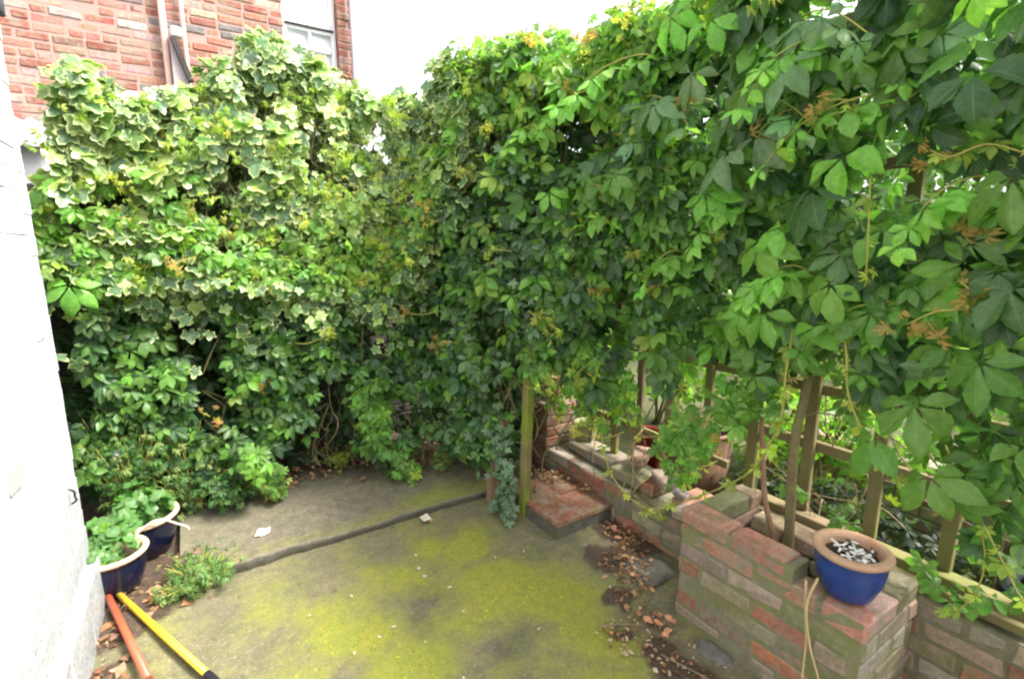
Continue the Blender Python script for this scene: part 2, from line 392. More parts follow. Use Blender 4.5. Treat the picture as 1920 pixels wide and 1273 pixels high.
def moss_tufts():
    V = []; F = []; Cc_ = []
    for k in range(16000):
        x = random.uniform(-.2, 1.7); y = random.uniform(.9, 2.55); mo = blob(MOSS, x+.07*fbm(x, y, 5, 3), y+.07*fbm(x, y, 7, 4))+.3*fbm(x, y, 9, 50)
        if mo < .45+.35*random.random(): continue
        z = .006*fbm(x, y, 3, 2)+.006*max(0, blob(MOSS, x, y)-.2); h = random.uniform(.002, .006); r = random.uniform(.003, .007); a0 = random.uniform(0, 6.28); b0 = len(V); col = jcol(random.choice(((.24, .27, .03), (.30, .31, .035), (.16, .20, .03))), .2)
        V.append((x, y, z+h)); Cc_.append(col)
        for q in range(5): a = a0+q*1.257; V.append((x+r*math.cos(a), y+r*math.sin(a), z-.002)); Cc_.append(col*.9)
        for q in range(5): F += [b0, b0+1+q, b0+1+(q+1) % 5]
    me = mesh_np('moss', V, F, [3]*(len(F)//3), {'col': ('FLOAT_COLOR', np.array(Cc_))}); m = NT('moss_cushion'); m.base(m.attr('col'), .95, .1)
    tag(link('moss', me, m.m), 'yellow-green moss cushions spreading over the concrete', 'moss', kind='stuff')
moss_tufts()
# strip of soil behind the patio on the far left, under the pots and hedge
V, lp, A, nx, ny = patio_sheet(-1.6, .04, 2.64, 4.3, .04, lambda x, y: .004+.012*fbm(x, y, 6, 9)+.032*max(0, min(1, (x+.17)/.12)), 's')
A[:, 2] = 1; me = mesh_np('soil_strip', V, lp, [4]*((nx-1)*(ny-1)), {'zone': ('FLOAT_COLOR', A)}); tag(link('soil_strip', me, mc), kind='structure')
# raised slab with a broken front edge
me_ = []
X0, X1 = -.17, 1.62
def edgeY(x): return 2.615 + .005*fbm(x, 0, 4, 12) + .008*fbm(x, 0, 17, 13) - (.03 if x > 1.25 else 0)*0
def slabz(x, y):
    return .062 - .014*max(0, min(1, x/1.4)) + .008*fbm(x, y, 2.2, 14) + .003*fbm(x, y, 14, 15)
nxs, nys = 134, 90; V = []; A = []
rows = [-3, -2, -1] + list(range(nys))
for r in rows:
    for i in range(nxs):
        x = X0+(X1-X0)*i/(nxs-1); e = edgeY(x)+.16*max(0, min(1, (-.03-x)/.14))**.7
        if r == -3: y, z = e+.012+.01*fbm(x, 1, 12, 20), -.03
        elif r == -2: y, z = e+.006+.008*fbm(x, 2, 14, 21), .018
        elif r == -1: y, z = e, slabz(x, e)-.014
        else: y = e+.012+(4.3-e)*(r/(nys-1))**1.4; z = slabz(x, y)
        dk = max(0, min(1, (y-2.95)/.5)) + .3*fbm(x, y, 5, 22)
        mo = .38*math.exp(-((x-1.25)**2/.1+(y-2.72)**2/.03)) + .16 + .2*fbm(x, y, 5, 23)+(.25*math.exp(-((y-2.66)/.08)**2))
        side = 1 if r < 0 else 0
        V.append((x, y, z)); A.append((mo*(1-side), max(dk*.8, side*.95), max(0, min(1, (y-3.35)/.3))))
lp = []
for j in range(len(rows)-1):
    for i in range(nxs-1): q = j*nxs+i; lp += [q, q+1, q+nxs+1, q+nxs]
me = mesh_np('concrete_slab', V, lp, [4]*((nxs-1)*(len(rows)-1)), {'zone': ('FLOAT_COLOR', np.clip(A, 0, 1))})
tag(link('concrete_slab', me, concrete_material('grey_concrete', (.115, .098, .072), (.20, .17, .125))), kind='structure')

# ================================================================== WHITE HOUSE WALL (left)
def white_material():
    m = NT('white_masonry_paint'); o = m.coord(); n = m.noise(9, 6, .6); f = m.noise(60, 5, .6)
    s = m.n('ShaderNodeSeparateXYZ'); m.l(o, s.inputs[0])
    c = m.mix(m.math('MULTIPLY', m.ramp(n, .45, .7), .5), (.60, .615, .65), (.46, .48, .53))
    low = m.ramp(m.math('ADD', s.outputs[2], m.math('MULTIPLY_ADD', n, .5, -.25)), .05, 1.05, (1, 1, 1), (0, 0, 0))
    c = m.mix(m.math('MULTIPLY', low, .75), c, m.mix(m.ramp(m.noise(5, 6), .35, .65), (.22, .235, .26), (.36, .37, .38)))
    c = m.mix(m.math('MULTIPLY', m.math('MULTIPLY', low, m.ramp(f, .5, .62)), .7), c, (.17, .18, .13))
    m.base(c, .6, .3); m.bump(m.math('ADD', n, m.math('MULTIPLY', f, .3)), .012, .6); return m.m
M['white'] = white_material()
hw = empty('painted_wall', (-.6, 2.7, 0), 'white painted brick wall at the left edge of the yard', 'wall')
g = Geo(); bh = .078
for r in range(40):                                       # painted brick courses, slightly uneven
    y = 2.715 + rng.normal(0, .004); st = (.11 if r % 2 else 0)
    yy = y; zz = r*bh; first = True
    while yy > -2.2:
        L = (.11 if (first and r % 2) else .225); g.box((-.487-.06+rng.normal(0, .0016), yy-L/2, zz+bh/2), (.06, 0, 0), (0, L/2-.0002, 0), (0, 0, bh/2-.0002), .0008, bev=.0022); yy -= L; first = False
g.build('brickwork', M['white'], hw)
g = Geo(); g.box((-.80, .25, 1.56), (.245, 0, 0), (0, 2.455, 0), (0, 0, 1.56)); g.build('wall_core', M['white'], hw)
g = Geo(); zz = 0
for k in range(7): g.box((-.487+.010, 2.735-.17-k*.36+.0, .12+rng.normal(0, .001)), (.022, 0, 0), (0, .179, 0), (0, 0, .125), .002, bev=.008)
g.build('plinth', M['white'], hw)
g = Geo(); g.box((-.484, 1.945, .93), (.005, 0, 0), (0, .06, 0), (0, 0, .036), .002, bev=.003)
g.build('vent_patch', plain('grey_patch', (.36, .36, .33), (.42, .42, .39), .8), hw)
g = Geo(); g.tube(smooth_pts([(-.484, 2.53, .64), (-.470, 2.535, .625), (-.470, 2.54, .60), (-.468, 2.54, .585), (-.484, 2.545, .57)]), .0045); g.build('wall_hook', plain('dark_iron', (.03, .03, .035)), hw)
g = Geo(); g.tube([(-.545, 2.80, 1.2), (-.545, 2.80, 2.45), (-.53, 2.80, 2.6), (-.53, 2.80, 3.2)], .03, 12); g.box((-.53, 2.80, 2.52), (.045, 0, 0), (0, .045, 0), (0, 0, .06), bev=.006)
o = g.build('downpipe', plain('slate_pipe', (.08, .10, .13)), None, True); tag(o, 'dark grey rainwater pipe on the corner of the white wall', 'pipe')

# ================================================================== BRICK HOUSE behind the ivy
bhs = empty('brick_house', (0, 4.7, 0), 'red brick house wall rising behind the variegated ivy', 'house')
PAL_H = [(4, (.36, .135, .10)), (3, (.38, .17, .13)), (1.6, (.40, .25, .21)), (.8, (.52, .42, .36)), (1.3, (.19, .16, .17)), (1, (.28, .10, .08))]
g = Geo()
brickwork(g, (-1.9, 4.6, 2.39), (1, 0, 0), (0, -1, 0), 2.73, 2.1, .1, PAL_H, moss=.05, jit=.0015, course=.056, bl=.165)
g.build('brickwork', M['brick'], bhs); g = Geo()
brickwork(g, (1.25, 4.6, .3), (1, 0, 0), (0, -1, 0), .14, 4.2, .1, PAL_H, moss=.05, jit=.0015, course=.056, bl=.165)
g.build('brick_pillar', M['brick'], bhs)
g = Geo(); g.box((-.535, 4.72, 2.3), (1.357, 0, 0), (0, .117, 0), (0, 0, 2.3)); g.box((1.32, 4.72, 2.3), (.066, 0, 0), (0, .117, 0), (0, 0, 2.3))
g.build('mortar', plain('pale_mortar', (.38, .25, .21), (.32, .21, .18), .95, 30), bhs)
# window bay: white rendered panel with a sash window
wm = plain('white_gloss_paint', (.80, .80, .80), (.74, .75, .77), .35, 6, .001)
g = Geo(); g.box((1.04, 4.76, 1.3), (.206, 0, 0), (0, .04, 0), (0, 0, 1.62)); g.build('white_panel', wm, bhs)
win = bpy.data.objects.new('window', None); COL.objects.link(win); win.parent = bhs; win.location = (1.04, .04, 3.4); win.matrix_parent_inverse = Matrix.Identity(4)
g = Geo()
for x in (.85, 1.04, 1.23): g.box((x, 4.70, 3.75), (.018 if x != 1.04 else .010, 0, 0), (0, .035, 0), (0, 0, .80), bev=.004)
for z in (2.965, 3.20, 3.38, 3.9, 4.5): g.box((1.04, 4.705, z), (.17, 0, 0), (0, .028, 0), (0, 0, .03 if z < 3 else .022), bev=.004)
g.box((1.04, 4.672, 3.327), (.172, 0, 0), (0, .006, 0), (0, 0, .010))
g.build('window_frame', wm, win)
mg = NT('pale_glass'); mg.base((.72, .76, .80), .08, .6); g = Geo(); g.box((1.04, 4.725, 3.75), (.19, 0, 0), (0, .004, 0), (0, 0, .8)); g.build('pane', mg.m, win)
g = Geo(); g.box((1.04, 4.66, 3.348), (.19, 0, 0), (0, .012, 0), (0, 0, .006)); g.build('glazing_dark_strip', plain('dark_strip', (.06, .06, .07)), win)  # thin dark strip across the window front
pp = plain('faded_pink_paint', (.52, .36, .30), (.42, .28, .24), .5, 12, .001)
g = Geo(); g.tube([(.035, 4.555, .3), (.035, 4.555, 4.4)], .022, 12); g.tube([(.155, 4.562, .3), (.155, 4.562, 4.4)], .014, 12)
for z in (2.2, 2.95, 3.6): g.box((.035, 4.575, z), (.034, 0, 0), (0, .012, 0), (0, 0, .012))
g.build('waste_pipe', pp, bhs, True)
g = Geo(); g.tube([(1.352, 4.54, .3), (1.352, 4.54, 4.4)], .020, 12); g.build('rain_pipe', plain('mauve_pipe', (.20, .17, .22), (.27, .22, .26), .4), bhs, True)
g = Geo()                                                # boxed-in lean-to edge between the two pipes
g.add([(.06, 4.50, 2.3), (.16, 4.50, 2.3), (.16, 4.50, 2.72), (.06, 4.50, 3.05), (.06, 4.59, 2.3), (.16, 4.59, 2.3), (.16, 4.59, 2.72), (.06, 4.59, 3.05)],
      [(0, 1, 2, 3), (7, 6, 5, 4), (1, 5, 6, 2), (0, 3, 7, 4), (3, 2, 6, 7)]); g.build('boxing', plain('grey_pink_board', (.46, .38, .37), (.38, .32, .32), .6, 9), bhs)
g = Geo(); d = np.array([.10, 0, -.33]); d = d/np.linalg.norm(d); nn = np.array([.957, 0, .29])
g.box(np.array([.117, 4.495, 2.885])+nn*.006, d*.145, nn*.018, (0, .03, 0), bev=.004); g.build('slanted_slot', plain('dark_board', (.035, .03, .03), (.06, .05, .045), .8), bhs)
g = Geo(); g.box((.105, 4.49, 3.06), (.034, 0, 0), (0, .025, 0), (0, 0, .035), bev=.012); g.build('pipe_elbow', plain('white_elbow', (.7, .68, .66)), bhs)
# low shed at the far left
sh = empty('lean_to_shed', (-.9, 4.5, 0), 'low white lean-to with a grey corrugated roof between the white wall and ivy', 'shed')
g = Geo(); V = []; n = 90
for j, (y, z) in enumerate(((4.05, 2.24), (4.59, 2.40))):
    for i in range(n): V.append((-2.2+i*.024, y, z+.012*math.sin(i*1.9)))
for j, (y, z) in enumerate(((4.59, 2.385), (4.05, 2.225))):
    for i in range(n): V.append((-2.2+i*.024, y, z+.012*math.sin(i*1.9)))
g.add(V, [(j*n+i, j*n+i+1, (j+1)*n+i+1, (j+1)*n+i) for j in range(3) for i in range(n-1)]); g.build('roof', plain('grey_sheet', (.50, .54, .62), (.42, .46, .53), .6, 6), sh)
g = Geo(); g.box((-1.3, 4.03, 2.21), (.72, 0, 0), (0, .015, 0), (0, 0, .055), .001, bev=.004); g.build('fascia', bpy.data.materials['grey_sheet'], sh)
g = Geo(); g.box((-1.15, 4.33, 1.1), (1.05, 0, 0), (0, .22, 0), (0, 0, 1.08)); g.build('wall', M['white'], sh)
g = Geo(); g.box((-.66, 4.06, 1.05), (.09, 0, 0), (0, .04, 0), (0, 0, .9), bev=.006); g.build('corner_post', plain('grey_timber', (.30, .27, .22), (.2, .18, .15), .85, 12), sh)

# ================================================================== BOUNDARY WALL behind the hedge (seen only through gaps)
bw = empty('boundary_wall', (.3, 3.95, 0), 'old garden wall just glimpsed behind the leafy hedge, coloured dark for shade', 'wall')
PAL_D = [(2, (.05, .035, .03)), (1, (.07, .05, .04)), (1, (.03, .025, .022))]  # bricks and mortar coloured near black in place of hedge shade
g = Geo(); brickwork(g, (-1.5, 3.90, .0), (1, 0, 0), (0, -1, 0), 3.5, 1.95, .1, PAL_D, moss=.8); g.build('brickwork', plain('shade_dark_brick', (.05, .036, .03), (.03, .025, .022), .9, 12, .004), bw)
g = Geo(); g.box((.25, 3.96, .96), (1.745, 0, 0), (0, .052, 0), (0, 0, .96)); g.build('mortar', plain('shade_dark_mortar', (.04, .036, .03)), bw)

# ================================================================== BRICK PLANTER, LOW WALL, STEP, PIER
pl = empty('brick_planter', (1.86, .92, 0), 'square planter of old red and grey bricks in front of the trellis', 'planter')
g = Geo()
PROW = lambda r: [(3, (.42, .21, .14)), (1, (.38, .17, .11))] if r >= 5 else [(2.2, (.37, .16, .10)), (1.2, (.31, .12, .08)), (2.6, (.36, .26, .20)), (1.4, (.34, .29, .22)), (1, (.25, .24, .12))]
SK = lambda r, x: (r == 6 and x > .50) or (r == 5 and False)
brickwork(g, (1.66, 1.25, 0), (0, -1, 0), (-1, 0, 0), .70, .525, .10, moss=.75, z0=.0, skip=SK, jit=.003, pal=PROW)
brickwork(g, (1.668, .55, 0), (1, 0, 0), (0, -1, 0), .40, .45, .10, moss=.9, first=1, jit=.003, pal=[(2, (.38, .27, .21)), (1.5, (.30, .25, .2)), (1, (.36, .14, .09)), (1, (.2, .16, .11))])
brickwork(g, (1.77, 1.245, 0), (1, 0, 0), (0, 1, 0), .31, .525, .10, moss=.9, jit=.003)
brickwork(g, (2.068, .66, .0), (0, 1, 0), (1, 0, 0), .47, .45, .09, moss=.7, jit=.003)
g.build('brickwork', M['brick'], pl)
g = Geo()
g.box((1.712, .90, .218), (.0495, 0, 0), (0, .342, 0), (0, 0, .219), .001); g.box((1.712, 1.0, .47), (.049, 0, 0), (0, .22, 0), (0, 0, .030), .001)
g.box((1.87, .597, .218), (.19, 0, 0), (0, .0445, 0), (0, 0, .217), .001); g.box((1.905, 1.2, .218), (.145, 0, 0), (0, .038, 0), (0, 0, .25), .001)
g.build('mortar', plain('mossy_mortar', (.24, .22, .16), (.15, .145, .09), .95, 30, .004, green=((.17, .18, .06), .8)), pl)
g = Geo(); n = 22; V = []
for j in range(n):
    for i in range(n): x = 1.75+.26*i/(n-1); y = .63+.54*j/(n-1); V.append((x, y, .24+.04*fbm(x, y, 9, 30)))
g.add(V, [(j*n+i, j*n+i+1, (j+1)*n+i+1, (j+1)*n+i) for j in range(n-1) for i in range(n-1)]); g.build('soil', M['soil'], pl, True)

lw = empty('low_brick_wall', (2.1, 1., 0), 'low mossy brick wall under the trellis fence', 'wall')
g = Geo(); ax = (0, -1, 0); nn = (-1, 0, 0)
brickwork(g, (1.985, 2.62, 0), ax, nn, 1.37, .225, .10, moss=.8, z0=.0, jit=.003)
brickwork(g, (2.075, 2.52, .225), ax, nn, .42, .075, .18, moss=.9, jit=.004, pal=[(1, (.26, .2, .16)), (1, (.3, .22, .17))])
brickwork(g, (2.045, 2.06, .225), ax, nn, .80, .075, .20, moss=.7, jit=.005, skip=lambda r, x: .28 < x < .40)
brickwork(g, (2.085, .64, 0), ax, nn, 2.2, .375, .10, moss=.7, jit=.003)
brickwork(g, (2.085, 1.24, .0), ax, nn, .62, .375, .10, moss=.7, jit=.003)
g.build('brickwork', M['brick'], lw)
g = Geo(); g.box((2.14, 1.93, .108), (.1525, 0, 0), (0, .685, 0), (0, 0, .109), .001); g.box((2.20, -.15, .185), (.1125, 0, 0), (0, 1.39, 0), (0, 0, .183), .001)
g.build('mortar', plain('wall_mortar', (.25, .22, .17), (.14, .13, .09), .95, 30, .005, green=((.13, .14, .05), .7)), lw)
g = Geo(); g.box((2.175, .15, .425), (.035, 0, 0), (0, 1.15, 0), (0, 0, .024), .001, bev=.003); g.box((2.13, .80, .402), (.03, 0, 0), (0, .52, 0), (0, 0, .016), .001, bev=.003)
g.build('sill_board', M['wood'], lw)

st = empty('tiled_step', (1.8, 2.2, 0), 'concrete step topped with red quarry tiles beside the gate post', 'step')
TL = [(1.575, 1.985), (2.03, 1.99), (1.99, 2.50), (1.56, 2.50)]
g = Geo(); cx, cy = 1.79, 2.24; P = [(x, y, -.01) for x, y in TL]+[(x, y, .072) for x, y in TL]
g.add(P, [(3, 2, 1, 0), (4, 5, 6, 7), (0, 1, 5, 4), (1, 2, 6, 5), (2, 3, 7, 6), (3, 0, 4, 7)]); 
o = g.build('base', plain('damp_concrete', (.12, .11, .095), (.07, .065, .055), .85, 18, .006, green=((.11, .12, .05), .6)), st)
g = Geo()
for i in range(2):
    for j in range(2):
        x0 = 1.572+i*.229; y0 = 1.982+j*.26
        g.box((x0+.114, y0+.129, .0865+rng.normal(0, .001)), (.1138, 0, 0), (0, .1292, 0), (0, 0, .0125), .0015, jcol((.24, .10, .068), .08), .5, .003)
g.build('tiles', M['brick'], st)

pr = empty('brick_pier', (2.12, 2.75, 0), 'stubby red brick pier beyond the step in the gateway', 'pier')
g = Geo()
for q in (((1.98, 2.90, .0), (0, -1, 0), (-1, 0, 0), .27), ((1.984, 2.63, .0), (1, 0, 0), (0, -1, 0), .26)): brickwork(g, *q, .525, .10, moss=.5, pal=[(3, (.22, .09, .055)), (1, (.17, .10, .07))])
g.build('brickwork', M['brick'], pr)
g = Geo(); g.box((2.115, 2.768, .26), (.128, 0, 0), (0, .13, 0), (0, 0, .262)); g.build('mortar', plain('pier_mortar', (.2, .16, .12)), pr)

def rock_brick(name, c, s, rz, tilt, col, label, group=None):
    g = Geo(); ca, sa = math.cos(rz), math.sin(rz)
    a = np.array([ca, sa, 0]); b = np.array([-sa, ca, 0]); u = np.cross(a, b); a = a*math.cos(tilt)+u*math.sin(tilt); u = np.cross(a, b)
    g.box(c, a*s[0]/2, b*s[1]/2, u*s[2]/2, .005, col, .35, .009)
    return tag(g.build(name, M['brick']), label, 'brick', group)
rock_brick('loose_brick', (2.165, 1.945, .365), (.15, .10, .065), .5, .06, (.46, .27, .22), 'pinkish half brick lying loose on the low wall by the gateway', 'loose bricks on the low wall')
rock_brick('loose_brick', (2.10, 1.70, .335), (.20, .10, .065), 1.0, -.08, (.40, .29, .23), 'pale broken brick lying on the low wall beside a stone', 'loose bricks on the low wall')
rock_brick('loose_brick', (2.02, 1.50, .26), (.12, .10, .055), .2, .1, (.33, .26, .2), 'grey mortar-covered brick end at the corner of planter and low wall', 'loose bricks on the low wall')
def stone(name, c, r, col, label, sq=(1, 1, .6), seed=1, cat='stone'):
    bm = bmesh.new(); bmesh.ops.create_icosphere(bm, subdivisions=3, radius=1)
    for v in bm.verts:
        d = 1+.35*mnoise.noise(v.co*1.4+Vector((seed*3.1, 0, 0))); v.co = Vector((v.co.x*sq[0], v.co.y*sq[1], v.co.z*sq[2]))*r*d+Vector(c)
    me = bpy.data.meshes.new(name); bm.to_mesh(me); bm.free()
    return tag(link(name, me, plain('stone_%d' % seed, col, None, .9, 40, .004)), label, cat)
stone('stone', (2.05, 1.56, .335), .042, (.30, .25, .24), 'dark-pitted grey stone sitting on the low brick wall', seed=2)
stone('flat_stone', (1.80, 1.52, .012), .12, (.13, .125, .10), 'flat grey stone slab in the soil beside the planter foot', (1, .9, .16), 3)
stone('flat_stone', (1.62, 1.02, .006), .07, (.16, .15, .13), 'small flat grey stone against the planter base', (.7, 1.2, .2), 4)

# ================================================================== GATE POSTS, TRELLIS FENCE
g = Geo(); a = np.array([1.575, 2.31, 0.0]); b = np.array([1.62, 2.32, 1.12]); d = (b-a)/2; 
g.box((a+b)/2, (.024, .0, 0), (0, .028, 0), d, .001, bev=.004); tag(g.build('gate_post', M['postwood']), 'slim upright timber post with yellow-green algae at its foot beside the step', 'post')
g = Geo(); g.box((1.50, 2.56, .20), (.022, 0, 0), (.0, .03, 0), (.012, 0, .22), .001, bev=.004); tag(g.build('short_post', plain('tan_wood', (.30, .20, .12), (.22, .15, .09), .8, 15)), 'short tan timber stump half hidden in ivy behind the gate post', 'post')
g = Geo(); g.box((1.60, 2.66, .42), (.10, .05, 0), (-.01, .02, 0), (0, 0, .045), .002, (.36, .16, .1), .2, .004); tag(g.build('brick_fragment', M['brick']), 'reddish brick fragment wedged behind the gate post', 'brick')

fe = empty('trellis_fence', (2.2, 1., .4), 'brown timber trellis fence overgrown with creeper along the right side', 'fence')
ys = [2.42, 2.2, 2.0, 1.785, 1.54, 1.28, 1.03, .77, .52, .28, .04, -.2]
for i, y in enumerate(ys):
    g = Geo(); top = 2.42+rng.normal(0, .01); bot = .45 if y < 1.6 else (.24 if y in (2.2,) else .47)
    if y == 2.42: bot = .3
    wv = .021 if y > 1.3 else .023
    lean = rng.normal(0, .006)
    g.box((2.2, y+lean/2, (top+bot)/2), (.014, 0, 0), (0, wv*(1.25 if y == 2.2 else 1), 0), (0, lean, (top-bot)/2), .001, bev=.003); g.build('baluster', M['postwood'] if y == 2.2 else M['wood'], fe)
for (z, y0, y1) in ((.50, 1.42, 2.5), (.745, -.3, 1.4), (1.0, -.3, 2.5), (1.42, -.3, 2.5), (1.9, -.3, 2.5), (2.38, -.3, 2.5)):
    g = Geo(); g.box((2.228, (y0+y1)/2, z), (.0125, 0, 0), (0, (y1-y0)/2, 0), (0, 0, .022), .001, bev=.003); g.build('rail', M['wood'], fe)
g = Geo(); g.box((2.22, .90, 2.44), (.03, 0, 0), (0, .9, 0), (0, 0, .02), .001, bev=.004); g.build('capping', M['wood'], fe)

# ================================================================== POTS
def glaze(name, c, c2, rough=.25): return plain(name, c, c2, rough, 12, .001, .5)
def pot(name, c, R, Hh, label, glz, group=None, soilz=.75, rimw=.022, taper=.68, prof=None, rimm=None):
    t = empty(name, c, label, 'pot', group)
    P = prof or [(taper*R*.3, 0), (taper*R*.94, 0), (taper*R, .006), (R*.86, Hh*.42), (R*.92, Hh*.72), (R*.90, Hh*.9), (R*.93, Hh*.94)]
    g = Geo(); g.lathe(c, P, 48); g.build('body', glz, t, True)
    r0, z0 = P[-1]
    g = Geo(); g.lathe(c, [(r0-.002, z0-.008), (R, z0), (R+.004, z0+.008), (R, z0+.016), (R-rimw*.5, z0+.020), (R-rimw, z0+.016), (R-rimw-.006, z0), (R-rimw-.012, Hh*soilz-.02)], 48)
    g.build('rim', rimm or M['rimclay'], t, True)
    g = Geo(); V = [(c[0], c[1], c[2]+Hh*soilz+.004)]; n = 30
    for q in (.3, .6, .85, 1.):
        for k in range(n):
            a = 2*math.pi*k/n; rr = (R-rimw-.010)*q; V.append((c[0]+rr*math.cos(a), c[1]+rr*math.sin(a), c[2]+Hh*soilz+.006*fbm(rr*math.cos(a), rr*math.sin(a), 30, 40)))
    Fc = [(0, 1+k, 1+(k+1) % n) for k in range(n)]+[(1+i*n+k, 1+(i+1)*n+k, 1+(i+1)*n+(k+1) % n, 1+i*n+(k+1) % n) for i in range(3) for k in range(n)]
    g.add(V, Fc); g.build('soil', M['soil'], t, True)
    return t
navy = glaze('navy_glaze', (.005, .008, .032), (.008, .008, .02)); royal = glaze('royal_blue_glaze', (.018, .055, .24), (.010, .030, .14), .28)
pot('plant_pot', (-.425, 2.79, .012), .142, .185, 'dark navy glazed pot holding geranium, nearest the white wall foot', navy, 'navy pots by the white wall')
pot('plant_pot', (-.325, 3.07, .012), .165, .205, 'dark navy glazed pot further back with a pale stick across its rim', navy, 'navy pots by the white wall')
BP = np.array([1.765, .655, .4575]); 
pot('ashtray_pot', tuple(BP), .113, .155, 'royal blue glazed pot with clay rim full of cigarette ends on the planter corner', royal, None, .86, .026, .66, rimm=plain('orange_clay_rim', (.44, .24, .145), (.52, .33, .22), .75, 30, .001, .3, 6, green=((.30, .22, .15), .4)))
random.seed(3)
gash = plain('cigarette_paper', (.86, .85, .82), (.66, .64, .60), .8); gf = plain('charred_end', (.05, .045, .04), (.12, .10, .08), .8)
for k in range(27):
    a = random.uniform(0, 6.28); r = .060*math.sqrt(random.random()); dirn = random.uniform(0, 6.28); tz = random.uniform(-.15, .5 if k % 7 else 1.1)
    p = BP + np.array([r*math.cos(a), r*math.sin(a), .140+.010*random.random()]); L = random.uniform(.028, .046)
    d = np.array([math.cos(dirn)*math.cos(tz), math.sin(dirn)*math.cos(tz), abs(math.sin(tz))])
    t = empty('cigarette_end', tuple(p), 'stubbed-out cigarette end among the heap in the blue pot', 'cigarette end', 'cigarette ends heaped in the blue pot')
    g = Geo(); g.tube([p, p+d*L*.6], .0040, 8); g.build('paper', gash, t, True)
    g = Geo(); g.tube([p+d*L*.6, p+d*L], .0041, 8); g.build('filter', gf if k % 2 else gash, t, True)
# things on the far side of the fence
cl = M['terracotta']
pot('terracotta_pot', (2.50, 1.80, .05), .20, .52, 'large brown ribbed terracotta pot behind the trellis', plain('brown_clay', (.20, .11, .07), (.13, .075, .05), .8, 20), None, .8,
    prof=[(.05, 0), (.13, 0), (.17, .2), (.185, .3), (.18, .31), (.19, .36), (.185, .38), (.19, .47)], rimm=plain('brown_clay_rim', (.18, .10, .065)))
pot('red_pot', (2.48, 2.18, .05), .11, .34, 'deep red glazed pot behind the trellis near the gateway', plain('red_glaze', (.20, .02, .02), (.12, .012, .015), .4), None, .8, rimm=bpy.data.materials['red_glaze'])
pot('mossy_pot', (2.22, 2.50, .23), .085, .17, 'small moss-covered pot on the wall end beside the gateway', plain('mossy_clay', (.20, .21, .08), (.28, .25, .13), .9, 18, .004), None, .9, rimm=plain('mossy_rim', (.27, .26, .12)))
pot('clay_pot', (2.12, 2.76, .53), .10, .17, 'plain terracotta pot standing on the brick pier', M['terracotta'], None, .8, rimm=M['terracotta'])
# pale bent stick
g = Geo(); g.tube(smooth_pts([(-.34, 2.90, .20), (-.27, 2.90, .245), (-.22, 2.89, .246), (-.165, 2.875, .215), (-.125, 2.865, .190), (-.122, 2.865, .17)]), .0055, 8)
tag(g.build('bent_stick', plain('pale_cane', (.62, .54, .42), (.5, .42, .32), .6), None, True), 'pale bent stick lying across the two navy pots', 'stick')

# ================================================================== POLES
def pole(name, a, b, r, mat, label):
    t = empty(name, a, label, 'pole'); g = Geo(); a = np.array(a); b = np.array(b); g.tube([a, b], r, 16); g.build('shaft', mat, t, True); return t, a, b
t, a, b = pole('red_pole', (-.475, 2.80, .035), (-.262, 2.02, .06), .0140, plain('red_plastic', (.62, .10, .04), (.46, .07, .035), .42, 9, .0006, .4, 8, green=((.30, .12, .07), .5)), 'orange-red broom handle lying on the ground by the white wall')
# carries on under the frame to its end
g = Geo(); d = (b-a)/np.linalg.norm(b-a); g.tube([b, b+d*.45], .0140, 16); g.build('lower_shaft', bpy.data.materials['red_plastic'], t, True)
t, a, b = pole('yellow_pole', (-.455, 2.80, .03), (-.085, 1.965, .035), .0132, plain('yellow_plastic', (.80, .56, .02), (.66, .44, .03), .42, 9, .0006, .4, 8, green=((.45, .32, .08), .5)), 'yellow handle with black grip lying across the mossy concrete')
d = (b-a)/np.linalg.norm(b-a); g = Geo(); g.tube([b, b+d*.01, b+d*.10, b+d*.35], [.0145, .0155, .015, .014], 16); g.build('grip', plain('black_rubber', (.02, .02, .03), None, .5), t, True)

# ================================================================== HANGING FOLIAGE SURFACE
PL = [np.array(p) for p in [(-1.2, 3.32), (-.75, 3.3), (1.15, 3.15), (1.5, 2.45), (1.95, 1.95), (2.05, 1.2), (1.95, .6), (1.85, 0), (1.75, -.5)]]
CUM = [-.45, 0, 1.906, 2.689, 3.361, 4.118, 4.726, 5.334, 5.84]
def plan(s_):
    for i in range(len(PL)-1):
        if s_ <= CUM[i+1] or i == len(PL)-2:
            return PL[i] + (PL[i+1]-PL[i])*(s_-CUM[i])/(CUM[i+1]-CUM[i])
def outn(s_):
    a = plan(s_-.15); b = plan(s_+.15); d = b-a; d = d/np.linalg.norm(d); return np.array([d[1], -d[0], 0.0])   # towards the yard
def interp(tab, x): return float(np.interp(x, [t[0] for t in tab], [t[1] for t in tab]))
TOP = [(-.4, 1.6), (.15, 1.75), (.224, 1.924), (.31, 2.288), (.426, 2.44), (.505, 2.43), (.566, 2.25), (.709, 2.36), (.821, 2.34), (1.026, 2.5), (1.2, 2.64), (1.28, 2.66), (1.4, 2.55), (1.511, 2.58), (1.648, 2.50), (1.8, 2.49), (2.188, 2.50), (2.308, 2.55), (2.386, 2.61), (2.6, 2.66), (2.729, 2.72), (2.927, 2.68), (3.146, 2.63), (3.415, 2.64), (3.7, 2.64), (3.93, 2.68), (5.8, 2.75)]
